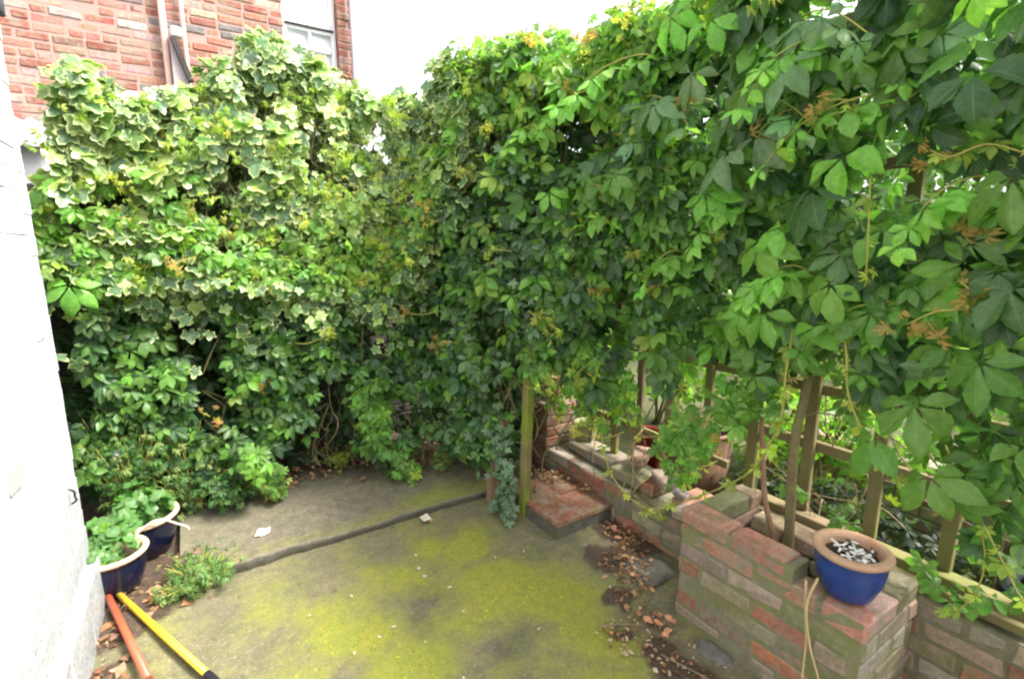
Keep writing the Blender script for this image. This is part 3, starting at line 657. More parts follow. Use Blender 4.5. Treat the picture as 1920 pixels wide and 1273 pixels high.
BOT = [(-.4, .2), (.166, .5), (.5, .42), (.9, .22), (1.1, .35), (1.367, .52), (1.55, .45), (1.7, .14), (1.85, .12), (2.0, .3), (2.33, .40), (2.53, .25), (2.66, .05), (2.72, .7), (2.76, 1.05), (3.04, .95), (3.195, .82), (3.32, .85), (3.38, 1.30), (3.62, 1.28), (3.74, .95), (3.843, .62), (3.98, .62), (4.06, .95), (4.3, 1.12), (4.418, 1.18), (4.6, 1.18), (4.78, 1.08), (4.93, .9), (5.05, .75), (5.8, .6)]
IVB = [(-.4, 1.5), (.175, 1.52), (.408, 1.44), (.88, 1.45), (1.425, 1.36), (1.74, 1.29), (2.0, 1.36), (2.152, 1.53), (2.368, 1.95), (2.488, 2.22), (2.56, 2.5), (2.7, 3.0)]
def bulge(s_, z):
    b = .10*mnoise.noise(Vector((s_*2.6, z*2.6, 0)))+.06*mnoise.noise(Vector((s_*6, z*6, 3)))
    if s_ < 2.5 and z > interp(IVB, s_)-.05: b += .10
    if s_ > 3.0: b += .16*max(0, min(1, (z-1.3)/.8))*min(1, (s_-3.0)/.6)
    if s_ > 2.5: b += min(1, (s_-2.5)/.3)*(.11*mnoise.noise(Vector((s_*3.4, z*3.0, 70)))+.05)
    return b
def surf(s_, z, off):
    p = plan(s_); n = outn(s_); k = bulge(s_, z)+off; return np.array([p[0], p[1], z])+n*k, n
def gap(s_, z, seed=0): return mnoise.noise(Vector((s_*3.1+seed, z*3.1, 5+seed)))
UP = np.array([0, 0, 1.])
def orient(n, upk=.55, rnd=.42, spread=.75):
    nn = n*random.uniform(.5, 1.1) + UP*upk*random.uniform(.4, 1.5) + rng.normal(0, rnd, 3)
    side = np.cross(n, UP); tip = -UP + side*rng.normal(0, spread) + n*random.uniform(0, .5); return nn, tip
C_OLD_SHADE = (.048, .115, .044); C_MID = (.108, .225, .050); C_FRESH = (.175, .36, .060); C_YEL = (.26, .34, .05); C_BLUE = (.14, .24, .115)  # the oldest tone also serves as shade colour for inner leaves

# --- back hedge: creeper (lower) ---
A = empty('creeper_hedge', (.4, 3.5, 0), 'deep green five-leaved creeper covering the lower half of the back hedge', 'creeper')
lv = Leaves(); sb = Geo()
for k in range(3300):
    s_ = random.uniform(-.3, 2.5); zb = interp(BOT, s_)+.05*rng.normal(); zt = interp(IVB, s_)+.12
    if zt < zb+.1: continue
    z = random.uniform(zb, min(zt, 1.9)); off = random.choice((0, -.03, -.07, -.14, -.22, -.3))+random.uniform(-.02, .03)
    if gap(s_, z) > .22 and off > -.25: continue
    if abs(s_-1.43) < .06 and z < .75: continue
    p, n = surf(s_, z, off); nn, tip = orient(n)
    c = pick((5, C_MID), (4, C_OLD_SHADE), (2.2 if off > -.05 else 0.1, C_FRESH), (1, C_BLUE)) if off > -.1 else pick((1, C_OLD_SHADE))  # deeper leaves take the darkest colour in place of shade
    lv.add('mid', p, nn, tip, random.uniform(.055, .10), c)
for k in range(300):                                      # fresh creeper climbing into the ivy
    s_ = random.uniform(.1, 2.5); z = min(interp(IVB, s_)+abs(rng.normal(0, .22)), interp(TOP, s_)-.1); p, n = surf(s_, z, .01); nn, tip = orient(n)
    lv.add('mid', p, nn, tip, random.uniform(.05, .085), pick((2, C_FRESH), (1, C_MID), (1, (.24, .40, .06))))
for k in range(1500):                                     # inner growth against the wall, shade put into its dark colour
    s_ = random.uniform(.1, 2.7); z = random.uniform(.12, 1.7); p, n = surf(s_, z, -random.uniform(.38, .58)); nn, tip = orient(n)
    lv.add('mid', p, nn, tip, random.uniform(.06, .10), pick((1, (.018, .045, .016)), (1, C_OLD_SHADE)))
lv.build('foliage', M['creeper'], A)
# --- variegated ivy (upper left) ---
B = empty('variegated_ivy', (.4, 3.6, 1.4), 'cream-edged variegated ivy heaped over the top of the back hedge', 'ivy')
lv = Leaves(); CI = [(3, (.085, .19, .08)), (3, (.05, .12, .06)), (2.2, (.15, .31, .065)), (2, (.30, .46, .08))]
for k in range(8600):
    s_ = random.uniform(-.2, 2.62); zb = interp(IVB, s_)+.05*rng.normal()-.16*max(0, mnoise.noise(Vector((s_*4, 3, 60))))-.05; zt = interp(TOP, s_)+.03*rng.normal()+.04*mnoise.noise(Vector((s_*14, 0, 9)))
    if zt <= zb: continue
    z = zb+(zt-zb)*random.random(); d = zt-z; off = -random.choice((0, .02, .05, .09, .14, .22, .34))-random.uniform(0, .04)
    if d < .22: off -= (.22-d)*random.uniform(.2, 1.6)
    if gap(s_*1.5, z*1.5, 3) > (.12 if s_ < 1.6 else .25) and off > -.27: continue
    p, n = surf(s_, z, off); nn, tip = orient(n, .35, .42, .6)
    sun = mnoise.noise(Vector((s_*2.2, z*2.2, 30))) + (.25 if s_ > 1.2 else -.1)  # noise patches where sunlight is put into the ivy leaf colour
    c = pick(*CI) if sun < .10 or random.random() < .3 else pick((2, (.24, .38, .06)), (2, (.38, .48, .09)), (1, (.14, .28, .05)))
    if off < -.16: c = pick((1, (.02, .05, .022)), (1, (.035, .075, .03)))  # ivy set far back is coloured dark for the shaded gaps
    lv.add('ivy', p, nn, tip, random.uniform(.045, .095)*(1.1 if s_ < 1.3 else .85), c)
# lumpy sprays that break the skyline
for (s0, z0, r, n_) in ((.42, 2.33, .13, 170), (.80, 2.27, .12, 120), (1.24, 2.60, .15, 190), (1.03, 2.45, .13, 130), (1.48, 2.56, .12, 120), (2.0, 2.40, .10, 90), (2.4, 2.52, .14, 120), (1.75, 2.42, .1, 90), (.62, 2.2, .12, 90)):
    for k in range(n_):
        v = rng.normal(0, 1, 3); v = v/np.linalg.norm(v)*random.random()**.4; p, n = surf(s0, z0, -.08)
        side = np.cross(n, UP); p = p+side*v[0]*r + UP*v[1]*r*1.05 + n*v[2]*r
        lv.add('ivy', p, n*.5+UP*.5+v[1]*UP*.5+n*v[2]*.5+rng.normal(0, .35, 3), -UP+rng.normal(0, .6, 3), random.uniform(.05, .085), pick(*CI, (3, (.16, .28, .05))))
for k in range(2600):                                     # dense backing with shade put into its colour, then ragged lower fringe
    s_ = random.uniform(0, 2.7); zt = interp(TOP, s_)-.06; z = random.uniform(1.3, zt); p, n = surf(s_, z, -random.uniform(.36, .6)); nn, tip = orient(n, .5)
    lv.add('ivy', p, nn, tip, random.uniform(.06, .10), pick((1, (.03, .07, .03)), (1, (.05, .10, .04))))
for k in range(260):
    s_ = random.uniform(.1, 2.5); z = interp(IVB, s_)-abs(rng.normal(0, .16)); p, n = surf(s_, z, .02+random.uniform(-.06, .06)); nn, tip = orient(n, .4)
    lv.add('ivy', p, nn, tip, random.uniform(.04, .08), pick(*CI))
lv2 = Leaves()
for k in range(130):                                      # chartreuse new growth tufts
    s_ = random.uniform(.25, 2.6); zb = interp(IVB, s_); zt = interp(TOP, s_); z = random.uniform(zb-.1, zt); p, n = surf(s_, z, .02); cc = (.30, .42, .06) if k % 4 else (.42, .42, .08)
    for q in range(random.randint(4, 9)): lv2.add('tiny', p+rng.normal(0, .028, 3), n+UP*.4+rng.normal(0, .5, 3), rng.normal(0, 1, 3)-UP*.3, random.uniform(.025, .045), jcol(cc, .2))
lv.build('foliage', M['ivy'], B); lv2.build('new_growth', M['creeper'], B)
# --- gateway arch creeper ---
Cc = empty('gateway_creeper', (1.6, 2.4, 0), 'mixed ivy and creeper draped over the gateway post and arch', 'creeper')
lv = Leaves(); lv2 = Leaves()
for k in range(4300):
    s_ = random.uniform(2.3, 3.75); zb = interp(BOT, s_)+.06*rng.normal(); zt = interp(TOP, s_)+.04*rng.normal()
    z = zb+(zt-zb)*random.random(); d = zt-z; off = random.choice((.02, 0, -.03, -.07, -.14, -.22, -.32))+random.uniform(-.03, .03)
    if d < .2: off -= (.2-d)*random.uniform(0, 1.6)
    if s_ < 2.5 and z > interp(IVB, s_): continue
    if off > -.2 and (gap(s_, z, 8) > .30 or (s_ > 2.5 and mnoise.noise(Vector((s_*3.4, z*3.0, 70))) < -.33 and z > 1.1)): continue
    if 2.60 < s_ < 2.80 and z < .85 and random.random() < .55: continue
    p, n = surf(s_, z, off); nn, tip = orient(n, .6, .5)
    if s_ < 2.95 and random.random() < .62:
        lv2.add('ivys', p, nn, tip, random.uniform(.028, .055), pick((4, (.035, .075, .04)), (2, (.055, .12, .05)), (1, (.1, .2, .05))))
    else:
        c = pick((4, C_MID), (2, C_OLD_SHADE), (3 if off > -.05 else .5, C_FRESH), (1.5, C_BLUE), (.5 if off > -.05 else 0, (.26, .38, .06)))
        
        if d < .6 and off > -.14 and random.random() < .8: c = pick((3, (.20, .42, .06)), (2, (.34, .46, .07)), (2, C_FRESH))  # sky glow put into brighter leaf colours near the arch top
        lv.add('mid', p, nn, tip, random.uniform(.06, .115), c)
for k in range(1300):                                     # inner leaves coloured dark to give the arch its shade
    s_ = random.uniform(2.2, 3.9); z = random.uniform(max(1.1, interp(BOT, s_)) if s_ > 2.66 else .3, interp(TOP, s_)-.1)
    p, n = surf(s_, z, -random.uniform(.3, .5)); nn, tip = orient(n); lv.add('mid', p, nn, tip, random.uniform(.06, .10), pick((1, C_OLD_SHADE)))
for k in range(900):                                     # back and top of the arch, ragged
    s_ = random.uniform(2.35, 3.9); zt = interp(TOP, s_); p, n = surf(s_, zt-abs(rng.normal(0, .12))+.04*rng.normal(), -random.uniform(0, .5))
    nn = UP+rng.normal(0, .4, 3); lv.add('mid', p, nn, rng.normal(0, 1, 3)-UP*.4, random.uniform(.04, .08), pick((3, C_FRESH), (2, C_YEL), (1, C_MID)))
lv.build('foliage', M['creeper'], Cc); lv2.build('ivy_foliage', M['darkivy'], Cc)
# --- fence creeper, big leaves ---
D = empty('fence_creeper', (2.0, .95, .33), 'large-leaved creeper climbing from the brick planter over the right trellis', 'creeper')
lv = Leaves()
def holes(s_, z):                                        # places where the trellis and garden show
    if z < 1.12 and gap(s_*1.2, z*1.2, 20) > -.12: return True
    if 3.35 < s_ < 3.80 and z < 1.45 and gap(s_*1.6, z*1.6, 25) > -.15: return True
    if s_ > 4.2 and 2.1 < z < 2.45 and gap(s_*2.4, z*2.4, 22) > .14: return True
    if z > 1.2 and mnoise.noise(Vector((s_*3.4, z*3.0, 70))) < -.36: return True
    return gap(s_*1.3, z*1.3, 12) > .40
for k in range(3000):
    s_ = random.uniform(3.35, 5.8); zb = interp(BOT, s_)+.06*rng.normal(); zt = interp(TOP, s_)
    z = zb+(zt-zb)*random.random(); off = random.choice((.04, 0, -.04, -.08, -.13))+random.uniform(-.03, .03)
    if holes(s_, z): continue
    near = s_ > 3.9
    p, n = surf(s_, z, off); nn, tip = orient(n, .6, .38, .6)
    c = pick((4, C_MID), (2.5, C_OLD_SHADE), (3 if off > -.05 else .3, C_FRESH), (1.5, C_BLUE)) if off > -.08 else pick((2, C_OLD_SHADE), (1, C_MID))  # leaves set further back get darker colours to suggest shade
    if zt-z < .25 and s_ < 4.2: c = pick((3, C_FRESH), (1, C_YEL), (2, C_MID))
    lv.add('big' if near else 'mid', p, nn, tip, random.uniform(.06, .13) if near else random.uniform(.05, .085), c)
for k in range(900):                                      # leaves on the far side of the trellis
    y = random.uniform(-.5, 2.3); z = random.uniform(1.05, 2.7)
    if gap(y, z, 33) > .25: continue
    p = np.array([2.3+random.uniform(-.06, .12), y, z]); nn, tip = orient(np.array([-1., 0, 0])); lv.add('mid', p, nn, tip, random.uniform(.05, .08), pick((3, C_OLD_SHADE), (2, C_MID)))
BIG = [(4.27, 1.62, .135, C_FRESH), (4.56, 1.48, .12, C_FRESH), (4.38, 1.66, .10, C_FRESH), (4.12, 1.94, .14, C_BLUE), (3.78, 2.15, .12, C_BLUE), (3.95, 1.81, .12, C_FRESH), (4.56, 1.87, .12, C_FRESH), (4.19, 2.16, .12, C_MID),
       (4.09, 1.31, .11, C_FRESH), (4.33, 1.36, .12, C_FRESH), (4.82, 1.15, .12, C_MID), (4.74, 1.02, .12, C_MID), (4.68, 1.65, .11, C_MID), (4.42, 2.16, .12, C_BLUE), (4.27, 1.98, .14, C_BLUE), (4.47, 1.78, .14, C_OLD_SHADE), (3.83, 2.45, .11, C_FRESH), (3.0, 1.86, .09, C_FRESH), (.30, 1.42, .125, C_FRESH), (4.2, 1.42, .1, C_FRESH), (4.5, 1.33, .1, C_FRESH), (4.95, 1.3, .11, C_MID), (4.88, .95, .11, C_MID),
       (5.0, 1.75, .12, C_MID), (4.9, 2.0, .11, C_OLD_SHADE), (3.6, 1.9, .09, C_MID), (3.9, 2.25, .11, C_BLUE), (4.0, 2.4, .11, C_FRESH)]
for (s_, z, r, c) in BIG:
    p, n = surf(s_, z, .10); lv.add('big' if random.random() < .65 else 'big3', p+n*.05, n+UP*.6+rng.normal(0, .12, 3), -UP+np.cross(n, UP)*rng.normal(0, .45), r*1.18, jcol(np.array(c)*1.25, .08))  # big leaf colours brightened to imitate sky sheen
SPR = [(3.0, 2.2, .14), (3.3, 2.3, .16), (3.55, 2.2, .18), (3.75, 2.35, .2), (4.0, 2.1, .2), (4.25, 2.3, .2), (4.1, 1.75, .16), (4.5, 2.2, .2), (4.7, 2.0, .18), (4.9, 1.75, .16), (3.5, 1.75, .14), (3.8, 1.55, .14), (4.4, 1.5, .16), (4.75, 1.4, .14), (3.2, 1.9, .13)]
for (s0, z0, L) in SPR:                                   # branches arching out of the mass with leaves along them
    p0, n = surf(s0, z0, -.02); side = np.cross(n, UP)*random.choice((-1, 1, .5)); cc = random.choice((C_FRESH, C_FRESH, C_BLUE, C_MID))
    P = smooth_pts([p0, p0+n*L*.5+side*L*.5+UP*.03, p0+n*L*.9+side*L*1.3-UP*.02, p0+n*L*1.0+side*L*2.0-UP*.14], 5)
    g = Geo(); g.tube(P, list(np.linspace(.0035, .0018, len(P))), 6); g.build('branch', M['stem'], D, True)
    for i in range(2, len(P), 2):
        q = 1-.5*i/len(P); lv.add('big' if random.random() < .7 else 'big3', P[i]+n*.03-UP*.03, n*.6+UP*random.uniform(.3, 1.3)+rng.normal(0, .35, 3), -UP*.8+side*rng.normal(.3, .7)+n*.3, random.uniform(.10, .14)*q, jcol(np.array(cc)*(1.1+.5*i/len(P)), .12))
lv.build('foliage', M['creeper'], D)

# --- woody vines, young shoots -------------------------------------------------
def vine(par, pts, r0, r1, mat, name='vine_stem', n=7):
    g = Geo(); P = smooth_pts(pts, 6); g.tube(P, list(np.linspace(r0, r1, len(P))), n); return g.build(name, mat, par, True)
vine(D, [(1.93, .93, .30), (1.925, .945, .6), (1.915, .95, .85), (2.0, .97, 1.05), (2.14, 1.0, 1.4), (2.16, 1.02, 2.2)], .020, .014, M['bark'], 'trunk', 10)
vine(D, [(1.90, .92, .30), (1.905, .98, .42), (1.93, 1.05, .56), (1.97, 1.10, .72), (2.05, 1.2, 1.1), (2.12, 1.35, 1.8)], .013, .009, plain('reddish_bark', (.26, .15, .09), (.17, .10, .06), .8, 30, .002), 'trunk', 10)
tw = Geo()
for k in range(95):                                       # dry tangle on and behind the trellis
    y = random.uniform(-.3, 2.3); z = random.uniform(.4, 1.1) if k % 3 else random.uniform(1.2, 2.6); p = np.array([2.14+random.uniform(-.03, .2), y, z]); d = rng.normal(0, 1, 3)*np.array([.25, 1, .9]); d /= np.linalg.norm(d)
    pts = [p]; L = random.uniform(.25, .7)
    for q in range(4): d = d+rng.normal(0, .35, 3)*np.array([.3, 1, 1]); d /= np.linalg.norm(d); pts.append(pts[-1]+d*L/4)
    tw.tube(smooth_pts(pts, 4), random.uniform(.0015, .0032), 5)
tw.build('dry_tangle', M['twig'], D, True)['kind'] = 'stuff'
for par, s0, s1, z0, z1, nn_ in ((A, .3, 2.3, .1, 1.6, 60), (B, .5, 2.4, 1.4, 2.3, 30), (Cc, 2.4, 3.6, .1, 2.4, 70)):
    tw = Geo()
    for k in range(nn_):
        s_ = random.uniform(s0, s1); z = random.uniform(z0, z1-.3); P = []
        for q in range(5): P.append(surf(s_+.04*rng.normal(), z+q*random.uniform(.08, .14), -.14+.05*rng.normal())[0])
        tw.tube(smooth_pts(P, 4), random.uniform(.002, .006), 5)
    tw.build('stems', M['bark'], par, True)['kind'] = 'stuff'

ORA = (.46, .30, .09); LEM = (.48, .50, .10); PINK = (.50, .36, .20); CHA = (.36, .46, .07)
SH = [(.81, 1.54, 1, ORA), (1.03, .8, 0, ORA), (1.25, 1.03, 2, LEM), (.74, .68, 0, ORA), (1.76, 1.63, 0, CHA), (1.65, 1.41, 0, CHA), (2.9, 1.25, 0, LEM), (3.04, 1.22, 0, LEM), (3.19, 1.9, 1, LEM), (3.3, 1.95, 2, LEM), (3.32, 2.14, 1, LEM), (3.03, 2.36, 0, ORA), (2.87, 2.6, 0, ORA), (3.9, 2.18, 0, ORA), (4.38, 2.06, 1, ORA), (4.56, 2.03, 0, ORA), (4.17, 2.46, 1, LEM), (4.02, 1.65, 0, LEM), (4.72, 1.88, 0, ORA), (4.81, 1.65, 0, ORA), (4.86, 1.51, 0, ORA), (4.91, 1.44, 1, ORA), (4.79, 1.39, 0, ORA), (3.7, 1.42, 0, ORA), (3.47, 1.6, 0, LEM), (2.79, 1.57, 1, LEM), (3.01, 1.19, 0, LEM), (3.32, 1.38, 0, ORA), (3.79, .91, 2, PINK), (4.09, .75, 0, ORA), (4.38, 1.11, 0, PINK), (3.95, .58, 0, LEM), (3.28, .99, 1, CHA), (3.19, .92, 0, LEM), (3.42, .58, 2, LEM), (2.43, 1.03, 1, ORA), (2.27, 1.21, 2, ORA), (2.15, 1.6, 1, LEM), (2.29, 1.85, 0, ORA), (2.45, 2.02, 0, LEM), (3.12, 2.5, 0, LEM), (3.25, 2.55, 0, ORA), (2.6, 2.2, 1, LEM), (2.2, 2.3, 0, CHA), (2.0, 1.9, 0, LEM), (1.9, 1.75, 0, CHA), (1.3, 1.75, 0, LEM), (.95, 1.85, 0, CHA), (.5, 1.9, 0, LEM), (2.5, 2.45, 0, CHA), (3.5, 2.5, 0, LEM), (3.6, 2.6, 0, LEM), (2.85, .82, 2, LEM), (3.4, 1.75, 0, LEM), (1.5, 1.9, 0, CHA), (1.65, 2.1, 0, CHA), (2.05, 2.1, 0, CHA)]
def par_of(s_, z): return (B if z > interp(IVB, s_) else A) if s_ < 2.4 else (Cc if s_ < 3.6 else D)
for (s_, z, kind, c) in SH:
    par = par_of(s_, z); p, n = surf(s_, z, .07); side = np.cross(n, UP); sg = random.choice((-1, 1))
    L = (.06, .13, .24)[kind]; d0 = side*sg*.8+n*.35-UP*random.uniform(-.1, .5)
    P = [p - n*.10, p - n*.02+d0*L*.15, p+d0*L*.5+UP*L*.05, p+d0*L+UP*(.25*L if kind == 2 else -.1*L)]
    P = smooth_pts(P, 5); g = Geo(); g.tube(P, list(np.linspace(.0032, .0018, len(P))), 6)
    o = g.build('young_shoot', M['stem'], par, True)
    lv = Leaves(); e = np.array(P[-1])
    for k in range(random.randint(4, 7)): lv.add('tiny', e+rng.normal(0, .022, 3), n+rng.normal(0, .6, 3), rng.normal(0, 1, 3)-UP*.2, random.uniform(.026, .048), jcol(c, .15))
    for q in (P[4:-1:6] if kind < 2 else []):
        lv.add('tiny', q, n+rng.normal(0, .6, 3), rng.normal(0, 1, 3)-UP*.5, random.uniform(.018, .035), jcol(c, .15))
    lv.build('shoot_leaves', M['creeper'], o)

# long arching shoots hanging in front of the planter
LONG = [(D, [(1.84, .96, 1.30), (1.8, .95, 1.14), (1.8, .95, .98), (1.8, .99, .84), (1.8, 1.05, .72), (1.8, 1.17, .6), (1.8, 1.33, .47), (1.82, 1.6, .29)], .0045, LEM, 2),
        (D, [(1.82, .80, 1.36), (1.8, .76, 1.25), (1.8, .74, 1.12), (1.8, .68, 1.0), (1.8, .61, .92), (1.8, .55, .88), (1.8, .49, .87), (1.8, .45, .84)], .0045, ORA, 1),
        (D, [(2.0, 1.55, .95), (2.0, 1.57, .87), (2.0, 1.58, .73), (2.0, 1.68, .62), (2.0, 1.83, .56)], .004, LEM, 1),
        (Cc, [(2.0, 2.1, .8), (1.96, 2.06, .6), (1.95, 2.05, .47), (1.93, 1.95, .32), (1.92, 1.78, .24), (1.93, 1.59, .235)], .004, CHA, 1),
        (D, [(1.74, .73, 1.80), (1.72, .71, 1.66), (1.72, .70, 1.52)], .003, CHA, 0),
        (D, [(1.78, .98, 1.92), (1.72, .89, 1.98), (1.72, .79, 2.0), (1.72, .68, 1.99), (1.72, .60, 2.03)], .0035, CHA, 1),
        (D, [(1.76, .60, 1.86), (1.72, .54, 1.83), (1.72, .47, 1.85), (1.72, .40, 1.82)], .0035, LEM, 0),
        (D, [(1.85, .55, 1.0), (1.86, .40, .84), (1.85, .33, .74), (1.85, .27, .64), (1.86, .2, .55)], .0035, LEM, 1),
        (D, [(1.9, .5, 1.0), (1.9, .38, .75), (1.9, .37, .59), (1.9, .41, .48)], .003, CHA, 1)]
for par, P, r, c, q in LONG:
    P = smooth_pts(P, 6); g = Geo(); g.tube(P, list(np.linspace(r, r*.55, len(P))), 7); o = g.build('young_shoot', M['stem'], par, True)
    lv = Leaves()
    for k in range(3+3*q):
        e = np.array(P[-1-k*len(P)//9 if k > 3 else -1]); lv.add('tiny', e+rng.normal(0, .012, 3), np.array([-.5, -.6, .5])+rng.normal(0, .5, 3), rng.normal(0, 1, 3)-UP*.6, random.uniform(.022, .040), jcol(c, .15))
    for k in range(3, len(P)-3, 5): lv.add('mid', np.array(P[k]), np.array([-.6, -.5, .7])+rng.normal(0, .3, 3), rng.normal(0, .6, 3)-UP, random.uniform(.03, .05), jcol(CHA, .2))
    lv.build('shoot_leaves', M['creeper'], o)
# sprays of leaves hanging in front of the trellis and at hedge foot
lv = Leaves()
def spray(lv, c, R, n_, size, cols, kind='mid', nrm=(-.6, -.4, .6), flat=.5):
    for k in range(n_):
        v = rng.normal(0, 1, 3); v = v/np.linalg.norm(v)*random.random()**.45*R; v[2] *= 1.0
        lv.add(kind, np.array(c)+v*np.array([flat, 1, 1]), np.array(nrm)+rng.normal(0, .35, 3), -UP+rng.normal(0, .5, 3), random.uniform(*size), pick(*cols))
FRE = [(3, C_FRESH), (2, C_MID)]
spray(lv, (1.95, 1.50, .62), .17, 42, (.035, .06), FRE); spray(lv, (1.95, 1.42, .80), .17, 40, (.04, .065), FRE); spray(lv, (1.92, 1.50, .50), .09, 12, (.03, .045), [(1, CHA), (1, C_FRESH)])
spray(lv, (1.93, 1.15, .95), .15, 26, (.05, .075), FRE, 'big'); spray(lv, (1.9, .42, .95), .14, 12, (.07, .10), [(2, C_MID), (1, C_FRESH)], 'big'); spray(lv, (1.95, .30, .70), .12, 12, (.06, .08), [(1, C_MID), (1, C_OLD_SHADE)], 'big')
spray(lv, (2.0, .45, .50), .10, 9, (.05, .07), [(1, C_MID)], 'big'); spray(lv, (2.08, .84, .55), .06, 6, (.04, .05), [(1, C_MID)], 'big'); spray(lv, (1.75, .18, .22), .10, 12, (.05, .07), [(1, C_MID), (1, C_OLD_SHADE)], 'mid'); spray(lv, (1.95, .75, 1.12), .16, 14, (.06, .085), [(1, C_MID), (1, C_FRESH)], 'big')
spray(lv, (2.05, 1.0, .58), .06, 9, (.03, .045), FRE)
lv.build('hanging_leaves', M['creeper'], D)
lv = Leaves(); spray(lv, (1.96, 2.12, .80), .26, 130, (.03, .055), [(3, (.12, .30, .04)), (1, CHA), (1, C_FRESH)], flat=.6); spray(lv, (2.0, 2.15, .56), .12, 40, (.02, .035), [(3, CHA), (1, LEM)], 'tiny'); spray(lv, (1.9, 2.25, 1.02), .22, 80, (.035, .055), FRE)
spray(lv, (1.98, 2.52, .62), .14, 34, (.035, .055), [(2, C_FRESH), (1, CHA), (1, C_MID)]); spray(lv, (1.60, 2.22, .98), .13, 40, (.04, .07), FRE); spray(lv, (1.80, 2.1, .95), .17, 40, (.05, .085), FRE+[(1, CHA)]); spray(lv, (2.02, 1.95, .72), .13, 45, (.03, .05), [(2, CHA), (2, C_FRESH)]); spray(lv, (2.1, 2.45, .9), .2, 50, (.04, .06), [(2, (.2, .36, .05)), (1, CHA)])
lv.build('hanging_leaves', M['creeper'], Cc)
lv = Leaves(); spray(lv, (1.48, 2.40, .26), .13, 40, (.03, .055), [(2, (.03, .08, .04)), (1, (.06, .14, .07))], 'ivys', (-.4, -.8, .5)); spray(lv, (1.44, 2.32, .10), .11, 55, (.03, .055), [(2, (.025, .07, .035)), (1, (.05, .12, .06))], 'ivys', (-.4, -.8, .6)); spray(lv, (1.50, 2.50, .48), .14, 60, (.03, .05), [(2, (.03, .08, .04)), (1, (.09, .2, .06))], 'ivys', (-.4, -.8, .5))
lv.build('ground_ivy', M['darkivy'], Cc)
lv = Leaves(); spray(lv, (1.07, 3.02, .22), .13, 40, (.045, .07), FRE, 'mid', (-.1, -.9, .6)); spray(lv, (1.12, 2.98, .14), .09, 16, (.04, .06), [(1, C_FRESH), (.5, CHA)], 'mid', (-.1, -.9, .6))
spray(lv, (.92, 3.1, .45), .2, 60, (.05, .08), FRE, 'mid', (-.1, -.9, .5)); spray(lv, (.33, 3.12, .22), .12, 30, (.03, .05), [(1, C_FRESH), (1, (.12, .2, .06))], 'mid', (-.1, -.9, .6)); spray(lv, (.22, 3.05, .4), .14, 26, (.05, .08), FRE, 'mid', (-.1, -.9, .6))
lv.build('trailing_leaves', M['creeper'], A)
lv = Leaves(); spray(lv, (1.42, 2.98, .40), .16, 70, (.03, .05), [(1, (.14, .2, .07)), (2, (.04, .08, .04))], 'ivys', (-.2, -.8, .5)); lv.build('pale_ivy_leaves', M['ivy'], A)
# the one sunlit leaf fan beside the white wall is part of the BIG list above

# ================================================================== POTTED PLANTS AND WEEDS
def bushy(name, c, R, Hh, n_, size, cols, kind, label, cat='plant', stems=12, mat='creeper', grp=None, lean=(0, 0)):
    t = empty(name, c, label, cat, grp); g = Geo(); lv = Leaves(); c = np.array(c, float)
    for k in range(stems):
        a = random.uniform(0, 6.28); r = R*math.sqrt(random.random()); h = Hh*random.uniform(.6, 1.)*(1-.4*(r/R)**2)
        e = c+np.array([math.cos(a)*r+lean[0]*h, math.sin(a)*r+lean[1]*h, h]); m_ = c+np.array([math.cos(a)*r*.35, math.sin(a)*r*.35, h*.55])
        P = smooth_pts([c+np.array([math.cos(a), math.sin(a), 0])*R*.1, m_, e], 5); g.tube(P, list(np.linspace(.0028, .0015, len(P))), 5)
        for q in range(max(2, n_//stems)):
            i = random.randint(len(P)//3, len(P)-1); p = np.array(P[i])+rng.normal(0, .14*R, 3)
            nn = UP*.9+np.array([math.cos(a), math.sin(a)-.5, 0])*.5+rng.normal(0, .3, 3)
            lv.add(kind, p, nn, np.array([math.cos(a), math.sin(a), -.3])+rng.normal(0, .5, 3), random.uniform(*size), pick(*cols))
    g.build('stems', M['stem'], t, True); lv.build('foliage', M[mat], t); return t
GER = [(3, (.10, .28, .045)), (2, (.055, .17, .035)), (1, (.17, .34, .06))]
T['round'] = []
for i in range(4):                                         # round scalloped pelargonium-like leaf
    r_ = random.Random(i); na = 18; V = [(0, 0, 0)]; U = [(.5, 0, 0)]
    for q in (.5, 1.):
        for k in range(na):
            a = 2*math.pi*k/na; rr = q*.6*(1+(.12*math.cos(a*5) if q == 1 else 0))*(1-.4*math.exp(-(min(a, 2*math.pi-a)-math.pi)**2/.1)); V.append((math.sin(a)*rr, math.cos(a)*rr, .12*q*q+.06*math.cos(a*5)*q)); U.append((.5+.4*math.cos(a), math.sin(a*5), 0))
    F = [(0, 1+k, 1+(k+1) % na) for k in range(na)]+[(1+k, 1+na+k, 1+na+(k+1) % na, 1+(k+1) % na) for k in range(na)]
    T['round'].append((np.array(V), F, np.array(U)))
bushy('geranium', (-.46, 2.80, .13), .13, .20, 300, (.03, .05), GER, 'round', 'bright green bushy plant growing in the nearest navy pot', stems=34)
bushy('geranium', (-.345, 3.05, .14), .17, .20, 420, (.035, .058), [(3, (.09, .25, .05)), (2, (.15, .32, .08))], 'round', 'round-leaved green plant growing in the further navy pot', stems=20)
bushy('fern_clump', (-.38, 3.32, .0), .22, .88, 900, (.026, .05), [(3, (.09, .20, .04)), (2, (.05, .13, .035)), (1, (.2, .28, .07))], 'tiny', 'feathery green weed clump between white wall and hedge', stems=90)
bushy('weed_clump', (-.10, 3.34, .0), .24, .66, 650, (.025, .045), [(3, (.08, .18, .045)), (2, (.045, .11, .04)), (1, (.24, .3, .1))], 'tiny', 'wispy weeds at the hedge foot behind the further navy pot', stems=70)
